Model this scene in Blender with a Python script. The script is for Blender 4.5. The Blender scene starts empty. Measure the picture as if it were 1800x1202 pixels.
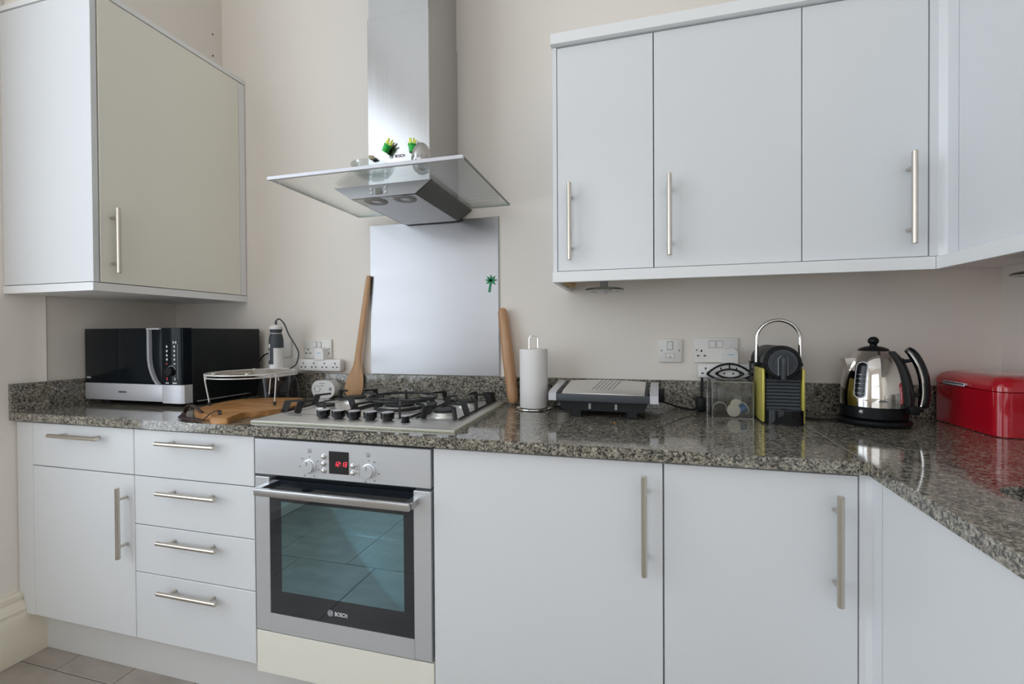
import bpy, bmesh, math, random
from mathutils import Vector, Matrix
random.seed(7)
C = bpy.context.scene.collection
sc = bpy.context.scene
R = math.radians

# ------------------------------------------------------------------ camera
CX, CY, CZ, YAW, PIT, ROL, FOC, PPX, PPY = 1.1401, -1.7349, 1.1913, 0.2573, 0.0094, -0.0062, 786.87, 906.41, 592.13
cam_d = bpy.data.cameras.new('camera'); cam = bpy.data.objects.new('camera', cam_d); C.objects.link(cam)
Fh = Vector((-math.sin(YAW), math.cos(YAW), 0)); Rh = Vector((math.cos(YAW), math.sin(YAW), 0)); Zh = Vector((0, 0, 1))
fw = Fh*math.cos(PIT) - Zh*math.sin(PIT); up0 = Zh*math.cos(PIT) + Fh*math.sin(PIT)
rt = Rh*math.cos(ROL) + up0*math.sin(ROL); up = -Rh*math.sin(ROL) + up0*math.cos(ROL)
mw = Matrix((rt, up, -fw)).transposed().to_4x4(); mw.translation = (CX, CY, CZ)
cam.matrix_world = mw
cam_d.sensor_width = 36; cam_d.lens = FOC*36/1800
cam_d.shift_x = (900-PPX)/1800; cam_d.shift_y = (PPY-601)/1800
cam_d.clip_start = 0.02
sc.camera = cam

# ------------------------------------------------------------------ light and exposure
w = bpy.data.worlds.new('world'); sc.world = w; w.use_nodes = True
w.node_tree.nodes['Background'].inputs[0].default_value = (.75, .85, 1, 1)
w.node_tree.nodes['Background'].inputs[1].default_value = .6
sc.view_settings.view_transform = 'Standard'; sc.view_settings.look = 'None'
sc.view_settings.gamma = 1; sc.view_settings.use_curve_mapping = False
sc.view_settings.exposure = 0.0
GLASS_DOOR_LIGHT = 3.5      # daylight through the glazed door in the left wall
REAR_FILL_LIGHT = 2.3     # fill light from an unseen window added in the rear wall
sc.cycles.max_bounces = 10; sc.cycles.diffuse_bounces = 6; sc.cycles.glossy_bounces = 5
sc.cycles.transmission_bounces = 8; sc.cycles.transparent_max_bounces = 12
sc.cycles.caustics_reflective = False; sc.cycles.sample_clamp_indirect = 6

# ------------------------------------------------------------------ materials
def mat(name, col, rough=.5, metal=0, spec=.5, coat=0, emit=None, estr=0, bump=None, aniso=0, vary=0, vscale=3, rv=0, stretch=None):
    m = bpy.data.materials.new(name); m.use_nodes = True
    nt = m.node_tree; N = nt.nodes; L = nt.links; p = N['Principled BSDF']
    p.inputs['Base Color'].default_value = (*col, 1); p.inputs['Roughness'].default_value = rough
    p.inputs['Metallic'].default_value = metal; p.inputs['Specular IOR Level'].default_value = spec
    p.inputs['Coat Weight'].default_value = coat; p.inputs['Coat Roughness'].default_value = .05
    if aniso: p.inputs['Anisotropic'].default_value = aniso
    if emit: p.inputs['Emission Color'].default_value = (*emit, 1); p.inputs['Emission Strength'].default_value = estr
    if vary or bump or rv:
        tc = N.new('ShaderNodeTexCoord'); mp = N.new('ShaderNodeMapping'); L.new(tc.outputs['Object'], mp.inputs[0])
        if stretch: mp.inputs['Scale'].default_value = stretch
    if vary:
        n = N.new('ShaderNodeTexNoise'); n.inputs['Scale'].default_value = vscale; n.inputs['Detail'].default_value = 5
        L.new(mp.outputs[0], n.inputs['Vector'])
        mx = N.new('ShaderNodeMix'); mx.data_type = 'RGBA'
        mx.inputs[6].default_value = (*[c*(1-vary) for c in col], 1); mx.inputs[7].default_value = (*[min(1, c*(1+vary)) for c in col], 1)
        L.new(n.outputs['Fac'], mx.inputs[0]); L.new(mx.outputs[2], p.inputs['Base Color'])
    if rv:
        n2 = N.new('ShaderNodeTexNoise'); n2.inputs['Scale'].default_value = vscale; n2.inputs['Detail'].default_value = 4
        L.new(mp.outputs[0], n2.inputs['Vector'])
        mr = N.new('ShaderNodeMapRange'); mr.inputs[3].default_value = max(.02, rough-rv); mr.inputs[4].default_value = rough+rv
        L.new(n2.outputs['Fac'], mr.inputs[0]); L.new(mr.outputs[0], p.inputs['Roughness'])
    if bump:
        n3 = N.new('ShaderNodeTexNoise'); n3.inputs['Scale'].default_value = bump[0]; n3.inputs['Detail'].default_value = 4
        L.new(mp.outputs[0], n3.inputs['Vector'])
        b = N.new('ShaderNodeBump'); b.inputs['Strength'].default_value = bump[1]; b.inputs['Distance'].default_value = bump[2]
        L.new(n3.outputs['Fac'], b.inputs['Height']); L.new(b.outputs[0], p.inputs['Normal'])
    return m

def thin_glass(name, tint, refl=(1, 1, 1), base=.03, rough=.02, ior=1.5, facing=1.0):
    m = bpy.data.materials.new(name); m.use_nodes = True
    nt = m.node_tree; N = nt.nodes; L = nt.links; N.remove(N['Principled BSDF'])
    out = [n for n in N if n.type == 'OUTPUT_MATERIAL'][0]
    t = N.new('ShaderNodeBsdfTransparent'); t.inputs[0].default_value = (*tint, 1)
    g = N.new('ShaderNodeBsdfGlossy'); g.inputs['Color'].default_value = (*refl, 1); g.inputs['Roughness'].default_value = rough
    f = N.new('ShaderNodeFresnel'); f.inputs[0].default_value = ior
    a = N.new('ShaderNodeMath'); a.operation = 'MULTIPLY_ADD'; a.inputs[1].default_value = facing; a.inputs[2].default_value = base; a.use_clamp = True
    L.new(f.outputs[0], a.inputs[0])
    mx = N.new('ShaderNodeMixShader'); L.new(a.outputs[0], mx.inputs[0]); L.new(t.outputs[0], mx.inputs[1]); L.new(g.outputs[0], mx.inputs[2])
    L.new(mx.outputs[0], out.inputs[0])
    return m

def granite(name):
    m = bpy.data.materials.new(name); m.use_nodes = True
    nt = m.node_tree; N = nt.nodes; L = nt.links; p = N['Principled BSDF']
    tc = N.new('ShaderNodeTexCoord')
    wn = N.new('ShaderNodeTexNoise'); wn.inputs['Scale'].default_value = 90; wn.inputs['Detail'].default_value = 3
    L.new(tc.outputs['Object'], wn.inputs['Vector'])
    sub = N.new('ShaderNodeVectorMath'); sub.operation = 'SCALE'; sub.inputs['Scale'].default_value = .012
    L.new(wn.outputs['Color'], sub.inputs[0])
    add = N.new('ShaderNodeVectorMath'); L.new(tc.outputs['Object'], add.inputs[0]); L.new(sub.outputs[0], add.inputs[1])
    def cells(scale):
        v = N.new('ShaderNodeTexVoronoi'); v.inputs['Scale'].default_value = scale; L.new(add.outputs[0], v.inputs['Vector'])
        sp = N.new('ShaderNodeSeparateColor'); L.new(v.outputs['Color'], sp.inputs[0]); return sp.outputs[0]
    def madd(a, k, b):
        q = N.new('ShaderNodeMath'); q.operation = 'MULTIPLY_ADD'; L.new(a, q.inputs[0]); q.inputs[1].default_value = k
        if isinstance(b, float): q.inputs[2].default_value = b
        else: L.new(b, q.inputs[2])
        return q.outputs[0]
    def noise(scale, det):
        q = N.new('ShaderNodeTexNoise'); q.inputs['Scale'].default_value = scale; q.inputs['Detail'].default_value = det
        L.new(tc.outputs['Object'], q.inputs['Vector']); return q.outputs['Fac']
    val = madd(cells(215), .50, madd(cells(420), .34, madd(noise(150, 3), .70, madd(noise(55, 3), .45, -.50))))
    ma = N.new('ShaderNodeMath'); ma.operation = 'ADD'; L.new(val, ma.inputs[0]); ma.inputs[1].default_value = 0
    r = N.new('ShaderNodeValToRGB'); r.color_ramp.interpolation = 'LINEAR'
    e = r.color_ramp.elements
    e[0].position = .18; e[0].color = (.020, .020, .019, 1)
    e[1].position = .95; e[1].color = (.54, .49, .39, 1)
    for pos, col in ((.30, (.06, .058, .05, 1)), (.42, (.15, .138, .115, 1)), (.58, (.25, .23, .185, 1)), (.76, (.37, .34, .275, 1))):
        k = e.new(pos); k.color = col
    L.new(ma.outputs[0], r.inputs[0])
    L.new(r.outputs[0], p.inputs['Base Color'])
    p.inputs['Roughness'].default_value = .09; p.inputs['Specular IOR Level'].default_value = .5
    p.inputs['Coat Weight'].default_value = .3; p.inputs['Coat Roughness'].default_value = .03
    return m

def wood(name, c1, c2, scale=(3, 40, 40), rough=.5):
    m = bpy.data.materials.new(name); m.use_nodes = True
    nt = m.node_tree; N = nt.nodes; L = nt.links; p = N['Principled BSDF']
    tc = N.new('ShaderNodeTexCoord'); mp = N.new('ShaderNodeMapping'); mp.inputs['Scale'].default_value = scale
    L.new(tc.outputs['Object'], mp.inputs[0])
    n = N.new('ShaderNodeTexNoise'); n.inputs['Scale'].default_value = 1.6; n.inputs['Detail'].default_value = 6; n.inputs['Distortion'].default_value = .6
    L.new(mp.outputs[0], n.inputs['Vector'])
    r = N.new('ShaderNodeValToRGB'); e = r.color_ramp.elements
    e[0].position = .3; e[0].color = (*c1, 1); e[1].position = .7; e[1].color = (*c2, 1)
    L.new(n.outputs['Fac'], r.inputs[0]); L.new(r.outputs[0], p.inputs['Base Color']); p.inputs['Roughness'].default_value = rough
    return m

def perforated(name, base, hole, scale, metal=1.0, rough=.3):
    m = bpy.data.materials.new(name); m.use_nodes = True
    nt = m.node_tree; N = nt.nodes; L = nt.links; p = N['Principled BSDF']
    tc = N.new('ShaderNodeTexCoord'); mp = N.new('ShaderNodeMapping'); mp.inputs['Scale'].default_value = scale; L.new(tc.outputs['Object'], mp.inputs[0])
    b = N.new('ShaderNodeTexBrick'); b.inputs['Scale'].default_value = 1; b.inputs['Mortar Size'].default_value = .20; b.inputs['Mortar Smooth'].default_value = 0
    b.inputs['Brick Width'].default_value = 1.0; b.inputs['Row Height'].default_value = .62
    b.inputs['Color1'].default_value = (*hole, 1); b.inputs['Color2'].default_value = (*hole, 1); b.inputs['Mortar'].default_value = (*base, 1)
    L.new(mp.outputs[0], b.inputs['Vector']); L.new(b.outputs['Color'], p.inputs['Base Color'])
    p.inputs['Metallic'].default_value = metal; p.inputs['Roughness'].default_value = rough
    return m

M = {}
M['wall'] = mat('cream_wall_paint', (.82, .765, .70), .6, vary=.02, vscale=2)
M['ceil'] = mat('white_ceiling_paint', (.86, .85, .83), .7, vary=.01)
M['white'] = mat('white_satin_laminate', (.755, .77, .785), .24, spec=.5, vary=.012, vscale=1.2)
M['whiteb'] = mat('white_board_edge', (.86, .865, .865), .35, vary=.01)
M['cream'] = mat('cream_satin_laminate', (.88, .86, .765), .28, vary=.01)
M['plinth'] = mat('pale_grey_plinth', (.70, .70, .69), .4, vary=.02)
M['skirt'] = mat('cream_gloss_woodwork', (.80, .74, .61), .35, vary=.05, vscale=9)
M['granite'] = granite('speckled_granite')
M['seal'] = mat('pale_joint_sealant', (.44, .41, .35), .5, vary=.05)
M['steel'] = mat('brushed_steel', (.76, .785, .82), .42, .72, aniso=.6, vary=.04, vscale=1.5, rv=.05, stretch=(1, 1, 60))
M['steelh'] = mat('brushed_hood_steel', (.53, .525, .525), .22, 1, aniso=.5, vary=.04, vscale=1.5, rv=.04, stretch=(60, 60, 1))
M['splash'] = mat('polished_splash_steel', (.37, .367, .378), .30, 1, aniso=.5, vary=.03, vscale=1.6, rv=.06, stretch=(1, 1, 6))
M['hobsteel'] = mat('brushed_hob_steel', (.80, .79, .77), .48, 1, vary=.04, vscale=2, stretch=(1, 40, 1))
M['nickel'] = mat('satin_nickel', (.62, .57, .50), .28, 1, vary=.03, vscale=30)
M['chrome'] = mat('polished_chrome', (.86, .85, .84), .05, 1, vary=.01)
M['kettle'] = mat('polished_kettle_steel', (.74, .71, .67), .06, 1, vary=.02)
M['egg'] = mat('satin_egg_steel', (.50, .485, .47), .33, 1, vary=.03)
M['black'] = mat('black_plastic', (.007, .008, .009), .42, spec=.25, vary=.1, vscale=20)
M['blackg'] = mat('black_glossy_plastic', (.008, .009, .011), .12, spec=.35, vary=.1)
M['blackmat'] = mat('black_cast_iron', (.02, .02, .021), .55, vary=.2, vscale=60, bump=(240, .2, .001))
M['mwglass'] = mat('black_door_glass', (.006, .009, .012), .09, spec=.12, vary=.1)
M['mwbody'] = mat('black_painted_metal', (.009, .011, .013), .35, spec=.3, vary=.1)
M['silver'] = mat('silver_plastic', (.60, .60, .635), .35, .25, vary=.02)
M['dgrey'] = mat('slate_grey_rubber', (.06, .068, .078), .5, spec=.35, vary=.06)
M['grey'] = mat('mid_grey_plastic', (.36, .36, .36), .45, vary=.05)
M['wplastic'] = mat('white_plastic', (.80, .79, .775), .3, vary=.01)
M['offw'] = mat('ivory_plastic', (.78, .765, .73), .35, vary=.01)
M['hole'] = mat('dark_socket_recess', (.02, .018, .016), .7, vary=.1)
M['mark'] = mat('dark_grey_print', (.10, .10, .105), .5, vary=.02)
M['mark2'] = mat('mid_grey_print', (.24, .24, .245), .5, vary=.02)
M['lightmark'] = mat('pale_print', (.72, .74, .76), .4, vary=.02)
M['redmark'] = mat('red_print', (.75, .06, .08), .4, vary=.02)
M['bluemark'] = mat('blue_print', (.15, .42, .60), .4, vary=.02)
M['led'] = mat('red_digits', (.3, .0, .01), .4, emit=(1, .04, .07), estr=2.6, vary=.01)
M['displ'] = mat('dark_display', (.022, .020, .022), .12, vary=.02)
M['displ2'] = mat('olive_lcd', (.17, .165, .12), .2, vary=.05)
M['ovenblack'] = mat('black_oven_glass', (.012, .016, .022), .03, spec=.9, vary=.02)
M['ovenwin'] = thin_glass('teal_coated_oven_glass', (.66, .80, .84), (.56, .88, 1.0), .34, .015)
M['enamel'] = mat('blue_grey_enamel', (.30, .37, .41), .35, vary=.1, vscale=40)
M['glassh'] = thin_glass('hood_glass', (.962, .98, .972), (1, 1, 1), .015, facing=.55)
M['glassedge'] = mat('dark_green_glass_edge', (.03, .05, .045), .1, vary=.05)
M['acryl'] = thin_glass('clear_acrylic', (.965, .97, .968), (1, 1, 1), .012, facing=.8)
M['acryledge'] = thin_glass('acrylic_edge', (.80, .83, .82), (1, 1, 1), .16, .1)
M['bowlg'] = thin_glass('grey_bowl_glass', (.88, .90, .895), (.9, .92, .92), .0, .12, facing=.5)
M['jar'] = thin_glass('smoky_clear_plastic', (.60, .59, .61), (1, 1, 1), .03, .08, facing=.7)
M['lampg'] = thin_glass('frosted_lamp_glass', (.66, .68, .58), (1, 1, 1), .1, .15)
M['board'] = wood('olive_wood', (.30, .125, .035), (.56, .29, .11), (6, 22, 22), .45)
M['boarde'] = wood('board_edge_wood', (.42, .22, .08), (.60, .36, .16), (6, 30, 30), .5)
M['spoon'] = wood('beech_wood', (.46, .255, .125), (.56, .335, .175), (30, 30, 3), .5)
M['pin'] = wood('waxed_beech', (.44, .235, .115), (.56, .33, .18), (30, 30, 3), .4)
M['batten'] = wood('raw_pine', (.45, .26, .07), (.62, .40, .14), (30, 4, 30), .6)
M['leather'] = mat('dark_brown_leather', (.055, .035, .032), .5, vary=.2, vscale=30)
M['paper'] = mat('white_kitchen_paper', (.84, .82, .80), .85, vary=.01, bump=(160, .35, .002))
M['red'] = mat('glossy_red_enamel', (.50, .006, .018), .12, coat=.7, vary=.03)
M['yellow'] = mat('lime_yellow_metal', (.62, .54, .115), .3, .3, vary=.04)
M['green'] = mat('bright_green_plastic', (.02, .50, .06), .35, vary=.05)
M['palm'] = mat('green_felt_magnet', (.0, .27, .10), .5, vary=.08)
M['lime'] = mat('lime_yellow_plastic', (.82, .86, .12), .35, vary=.08)
M['shell'] = mat('sandy_shell', (.55, .46, .28), .4, vary=.25, vscale=90)
M['wire'] = mat('white_coated_wire', (.78, .78, .76), .3, .3, vary=.02)
M['ringw'] = mat('aged_steel_wire', (.42, .40, .35), .3, .9, vary=.1, vscale=40)
M['brass'] = mat('ivory_nylon', (.76, .72, .58), .4, vary=.03)
M['rubber'] = mat('dark_rubber', (.03, .028, .026), .7, vary=.1)
M['capblue'] = mat('blue_foil', (.02, .13, .33), .25, .7, vary=.05)
M['capdark'] = mat('charcoal_foil', (.05, .045, .042), .35, .5, vary=.05)
M['caplime'] = mat('lime_foil', (.50, .50, .10), .3, .5, vary=.05)
M['foil'] = mat('ivory_foil_lid', (.80, .77, .64), .4, .1, vary=.04, vscale=60)
M['foilw'] = mat('silver_foil_lid', (.82, .82, .82), .3, .5, vary=.04)
M['tile'] = mat('taupe_stone_tile', (.37, .325, .28), .36, vary=.38, vscale=6, stretch=(1, 2.5, 1), bump=(30, .1, .002))
M['grout'] = mat('dark_grout', (.12, .10, .09), .8, vary=.2, vscale=40)
M['hoodbody'] = mat('grey_hood_steel', (.19, .186, .183), .30, 1, aniso=.4, vary=.04, vscale=2)
M['glassedge2'] = mat('pale_green_glass_edge', (.50, .56, .53), .1, vary=.05)
M['hobtrim'] = mat('pale_green_seal', (.52, .53, .40), .35, vary=.06)
M['steel2'] = mat('satin_handle_steel', (.56, .55, .545), .3, 1, vary=.03)
M['perf'] = perforated('perforated_filter', (.62, .61, .60), (.02, .02, .02), (118, 118, 118))
M['perfs'] = perforated('perforated_filter_end', (.30, .30, .295), (.02, .02, .02), (88, 88, 88), rough=.45)
M['crumb'] = mat('orange_crumb', (.75, .25, .02), .7, vary=.1)
M['doorlight'] = mat('bright_daylit_pane', (0, 0, 0), .1, emit=(.82, .91, 1.0), estr=GLASS_DOOR_LIGHT, vary=.01)
M['rearfill'] = mat('glowing_fill_pane', (0, 0, 0), .1, emit=(.93, .96, 1.0), estr=REAR_FILL_LIGHT, vary=.01)

# ------------------------------------------------------------------ geometry helpers
class G:
    def __init__(s): s.bm = bmesh.new()
    def _add(s, vs, fs):
        v = [s.bm.verts.new(p) for p in vs]
        for f in fs:
            try: s.bm.faces.new([v[i] for i in f])
            except ValueError: pass
        return v
    def box(s, x0, x1, y0, y1, z0, z1, bev=0, seg=2):
        v = s._add([(x, y, z) for x in (x0, x1) for y in (y0, y1) for z in (z0, z1)],
                   [(0, 1, 3, 2), (4, 6, 7, 5), (0, 4, 5, 1), (2, 3, 7, 6), (0, 2, 6, 4), (1, 5, 7, 3)])
        if bev:
            es = {e for q in v for e in q.link_edges}
            bmesh.ops.bevel(s.bm, geom=list(es), offset=bev, segments=seg, profile=.5, affect='EDGES')
        return s
    def bar(s, p0, p1, wd, ht, upv=(0, 0, 1)):
        p0, p1 = Vector(p0), Vector(p1); d = (p1-p0).normalized(); u = Vector(upv)
        if abs(d.dot(u)) > .95: u = Vector((0, 1, 0))
        sx = d.cross(u).normalized()*wd/2; uu = sx.cross(d).normalized()*ht/2
        s._add([p+a*sx+b*uu for p in (p0, p1) for a, b in ((-1, -1), (1, -1), (1, 1), (-1, 1))],
               [(0, 1, 2, 3), (7, 6, 5, 4), (0, 4, 5, 1), (1, 5, 6, 2), (2, 6, 7, 3), (3, 7, 4, 0)])
        return s
    def prism(s, poly, z0, z1, axis='z', bev=0, seg=2):
        f = {'z': lambda a, b, c: (a, b, c), 'y': lambda a, b, c: (a, c, b), 'x': lambda a, b, c: (c, a, b)}[axis]
        n = len(poly)
        v = s._add([f(a, b, c) for c in (z0, z1) for a, b in poly],
                   [tuple(range(n))[::-1], tuple(range(n, 2*n))] + [(i, (i+1) % n, n+(i+1) % n, n+i) for i in range(n)])
        if bev:
            es = {e for q in v for e in q.link_edges if len(e.link_faces) == 2 and e.calc_face_angle(0) > .5}
            bmesh.ops.bevel(s.bm, geom=list(es), offset=bev, segments=seg, profile=.5, affect='EDGES')
        return s
    def cyl(s, p0, p1, r0, r1=None, seg=20):
        r1 = r0 if r1 is None else r1
        return s.tube([p0, p1], [r0, r1], seg)
    def tube(s, pts, r, seg=10, closed=False, cap=True):
        pts = [Vector(p) for p in pts]; n = len(pts)
        rs = r if isinstance(r, (list, tuple)) else [r]*n
        rings = []; prev = None
        for i, p in enumerate(pts):
            if closed: d = pts[(i+1) % n]-pts[i-1]
            else: d = pts[min(i+1, n-1)]-pts[max(i-1, 0)]
            d.normalize()
            if prev is None:
                a = Vector((0, 0, 1)) if abs(d.z) < .9 else Vector((1, 0, 0)); u = d.cross(a).normalized()
            else:
                u = (prev - d*prev.dot(d)).normalized()
            prev = u; v = d.cross(u)
            rings.append([s.bm.verts.new(p+(u*math.cos(t)+v*math.sin(t))*rs[i]) for t in [2*math.pi*k/seg for k in range(seg)]])
        for i in range(n if closed else n-1):
            a, b = rings[i], rings[(i+1) % n]
            for k in range(seg): s.bm.faces.new((a[k], a[(k+1) % seg], b[(k+1) % seg], b[k]))
        if cap and not closed: s.bm.faces.new(rings[0][::-1]); s.bm.faces.new(rings[-1])
        return s
    def lathe(s, prof, c=(0, 0), seg=32, a0=0, a1=360, axis='z', caps=True):
        full = a1-a0 >= 360; n = seg if full else seg+1
        rings = []
        for r, z in prof:
            ring = []
            for k in range(n):
                t = R(a0+(a1-a0)*k/seg); q = (c[0]+r*math.cos(t), c[1]+r*math.sin(t), z)
                if axis == 'y': q = (q[0], z, q[1])
                if axis == 'x': q = (z, q[0], q[1])
                ring.append(s.bm.verts.new(q))
            rings.append(ring)
        for a, b in zip(rings, rings[1:]):
            for k in range(seg):
                try: s.bm.faces.new((a[k], a[(k+1) % n], b[(k+1) % n], b[k]))
                except ValueError: pass
        if caps and full:
            if prof[0][0] > 1e-5: s.bm.faces.new(rings[0][::-1])
            if prof[-1][0] > 1e-5: s.bm.faces.new(rings[-1])
        return s
    def ball(s, c, rx, ry=None, rz=None, seg=20):
        ry = rx if ry is None else ry; rz = rx if rz is None else rz
        bmesh.ops.create_uvsphere(s.bm, u_segments=seg, v_segments=seg//2+2, radius=1,
                                  matrix=Matrix.Translation(c) @ Matrix.Diagonal((rx, ry, rz, 1)))
        return s
    def torus(s, c, rr, r, seg=40, sub=8, axis='z', sx=1, sy=1):
        pts = []
        for k in range(seg):
            t = 2*math.pi*k/seg; a, b = rr*sx*math.cos(t), rr*sy*math.sin(t)
            pts.append(Vector(c)+Vector({'z': (a, b, 0), 'y': (a, 0, b), 'x': (0, a, b)}[axis]))
        return s.tube(pts, r, sub, closed=True)

org = {}
def obj(name, g, m, parent=None, label=None, xf=None, sharp=35, kind=None):
    bm = g.bm
    bmesh.ops.recalc_face_normals(bm, faces=bm.faces)
    o0 = org.get(parent, Vector((0, 0, 0))) if parent else Vector((0, 0, 0))
    if xf is not None: bmesh.ops.transform(bm, matrix=xf, verts=bm.verts)
    bmesh.ops.translate(bm, vec=-o0, verts=bm.verts)
    me = bpy.data.meshes.new(name); bm.to_mesh(me); bm.free()
    me.shade_smooth(); me.set_sharp_from_angle(angle=R(sharp))
    me.materials.append(M[m] if isinstance(m, str) else m)
    o = bpy.data.objects.new(name, me); C.objects.link(o)
    if parent: o.parent = parent; org[o] = o0
    if label: o['label'] = label
    if kind: o['kind'] = kind
    return o
def thing(name, label, cat, loc, group=None, rz=0):
    o = bpy.data.objects.new(name, None); C.objects.link(o); o.location = loc; o.rotation_euler = (0, 0, rz)
    o.empty_display_size = .05
    o['label'] = label; o['category'] = cat
    if group: o['group'] = group
    org[o] = Vector(loc) if not rz else Vector((0, 0, 0))   # turned things are built in local coordinates
    return o
def inv(root): return (Matrix.Translation(root.location) @ root.rotation_euler.to_matrix().to_4x4()).inverted()
def struct(name, g, m, label=None):
    o = obj(name, g, m); o['kind'] = 'structure'
    if label: o['label'] = label
    return o
def solo(name, g, m, label, cat, group=None):
    o = obj(name, g, m); o['label'] = label; o['category'] = cat
    if group: o['group'] = group
    return o
def lettering(s, size, m, parent, xf, name='lettering', bold=.0, extr=.0003):
    cu = bpy.data.curves.new('t', 'FONT'); cu.body = s; cu.size = size; cu.align_x = 'CENTER'; cu.align_y = 'CENTER'
    cu.extrude = extr; cu.offset = bold; cu.resolution_u = 3
    t = bpy.data.objects.new('t', cu); C.objects.link(t)
    dg = bpy.context.evaluated_depsgraph_get()
    me = bpy.data.meshes.new_from_object(t.evaluated_get(dg)); me.name = name
    bpy.data.objects.remove(t); bpy.data.curves.remove(cu)
    me.transform(Matrix.Translation(-org.get(parent, Vector((0, 0, 0)))) @ xf)
    me.materials.clear(); me.materials.append(M[m])
    o = bpy.data.objects.new(name, me); C.objects.link(o); o.parent = parent
    return o
FRONT = Matrix.Rotation(R(90), 4, 'X')           # text plane facing -y
def at(x, y, z, rot=FRONT): return Matrix.Translation((x, y, z)) @ rot
def bez(p, n=16):
    """smooth curve through points (Catmull-Rom)"""
    p = [Vector(q) for q in p]; q = [2*p[0]-p[1]]+p+[2*p[-1]-p[-2]]; out = []
    for i in range(1, len(q)-2):
        for k in range(n):
            t = k/n; a, b, c, d = q[i-1], q[i], q[i+1], q[i+2]
            out.append(.5*((2*b)+(c-a)*t+(2*a-5*b+4*c-d)*t*t+(3*b-a-3*c+d)*t**3))
    out.append(p[-1]); return out

# ------------------------------------------------------------------ room shell
XL, XR, YR, ZC = -1.085, 2.25, -4.4, 3.55
# glazed garden door opening in left wall (behind the camera): y -3.35..-1.65, z .06..3.0
DY0, DY1, DZ0, DZ1 = -3.35, -1.0, .06, 3.35
g = G()
g.prism([(XL, DY1), (XL, -.556), (-1.066, -.517), (-1.070, -.513), (-1.070, .12), (-1.25, .12), (-1.25, DY1)], 0, ZC)
g.box(-1.25, XL, DY0, DY1, DZ1, ZC); g.box(-1.25, XL, DY0, DY1, 0, DZ0); g.box(-1.25, XL, YR, DY0, 0, ZC)
struct('wall_left', g, 'wall')
struct('wall_back', G().box(-1.25, XR+.15, 0, .12, 0, ZC), 'wall')
struct('wall_right', G().box(XR, XR+.15, YR, 0, 0, ZC), 'wall')
WX0, WX1, WZ0, WZ1 = -.6, 1.6, .85, 3.0
g = G(); g.box(-1.25, WX0, YR-.15, YR, 0, ZC).box(WX1, XR+.15, YR-.15, YR, 0, ZC).box(WX0, WX1, YR-.15, YR, 0, WZ0).box(WX0, WX1, YR-.15, YR, WZ1, ZC)
struct('wall_rear', g, 'wall')
struct('ceiling', G().box(-1.25, XR+.15, YR-.15, .12, ZC, ZC+.1), 'ceil')
d = obj('door_1', G().box(-1.2, -1.1, DY0, DY0+.09, DZ0, DZ1).box(-1.2, -1.1, DY1-.09, DY1, DZ0, DZ1).box(-1.2, -1.1, DY0, DY1, DZ1-.09, DZ1)
        .box(-1.2, -1.1, DY0, DY1, DZ0, DZ0+.62).box(-1.2, -1.1, (DY0+DY1)/2-.08, (DY0+DY1)/2+.08, DZ0, DZ1).box(-1.18, -1.12, DY0, DY1, 2.18, 2.26), 'whiteb')
d['kind'] = 'structure'
ym = (DY0+DY1)/2
for a, b in ((DY0+.09, ym-.08), (ym+.08, DY1-.09)):
    for z0, z1 in ((DZ0+.62, 2.18), (2.26, DZ1-.09)):
        obj('pane', G().box(-1.155, -1.15, a, b, z0, z1), 'doorlight', d)
d = obj('fill_window_1', G().box(WX0, WX0+.07, YR-.1, YR-.02, WZ0, WZ1).box(WX1-.07, WX1, YR-.1, YR-.02, WZ0, WZ1).box(WX0, WX1, YR-.1, YR-.02, WZ0, WZ0+.07)  # unseen rear window, added so its glowing panes fill the room
        .box(WX0, WX1, YR-.1, YR-.02, WZ1-.07, WZ1).box(WX0, WX1, YR-.1, YR-.02, 1.8, 1.86), 'whiteb')
d['kind'] = 'structure'
for z0, z1 in ((WZ0+.07, 1.8), (1.86, WZ1-.07)): obj('pane', G().box(WX0+.07, WX1-.07, YR-.065, YR-.06, z0, z1), 'rearfill', d)
# boxed-in pipework above the tall wall cabinet
t = struct('trim_1', G().box(-1.07, -.765, -.62, 0, 2.388, ZC), 'wall')
for y, z in ((-.05, 2.60), (-.05, 2.50), (-.33, 2.60)):
    obj('screw_hole', G().cyl((-.7655, y, z), (-.764, y, z), .004, seg=10), 'hole', t)
# skirting board
prof = [(-1.09, 0), (-1.034, 0), (-1.036, .155), (-1.043, .165), (-1.045, .172), (-1.043, .18), (-1.050, .198), (-1.062, .210), (-1.060, .218), (-1.064, .232), (-1.072, .238), (-1.09, .238)]
struct('baseboard_left', G().prism(prof, DY1, -.545, 'y'), 'skirt')
# floor with separate tiles
fl = struct('floor', G().box(-1.25, XR+.15, YR-.15, .12, -.08, -.004), 'grout')
tw, tl, jt = .272, .85, .0014
tile_me = None; row = 0; y1 = -.624
rows = [(-.10, -.622)]; yy = -.622
while yy > YR: rows.append((yy, yy-tl)); yy -= tl
for ri, (ya, yb) in enumerate(rows):
    tw = .272 if ri == 0 else .45
    x = -1.13 if ri == 0 else (-1.032 if ri % 2 else -1.20)
    if ri % 2: obj('tile', G().box(XL+.002, x-jt, max(yb, YR)+jt, ya-jt, -.02, 0, .0015, 1), 'tile', fl)
    while x < XR:
        x0, x1 = max(x, XL+.002), min(x+tw, XR-.002)
        if x1-x0 > .02:
            o = obj('tile', G().box(x0+jt, x1-jt, max(yb, YR)+jt, ya-jt, -.02, 0, .0015, 1), 'tile', fl)
        x += tw

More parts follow.
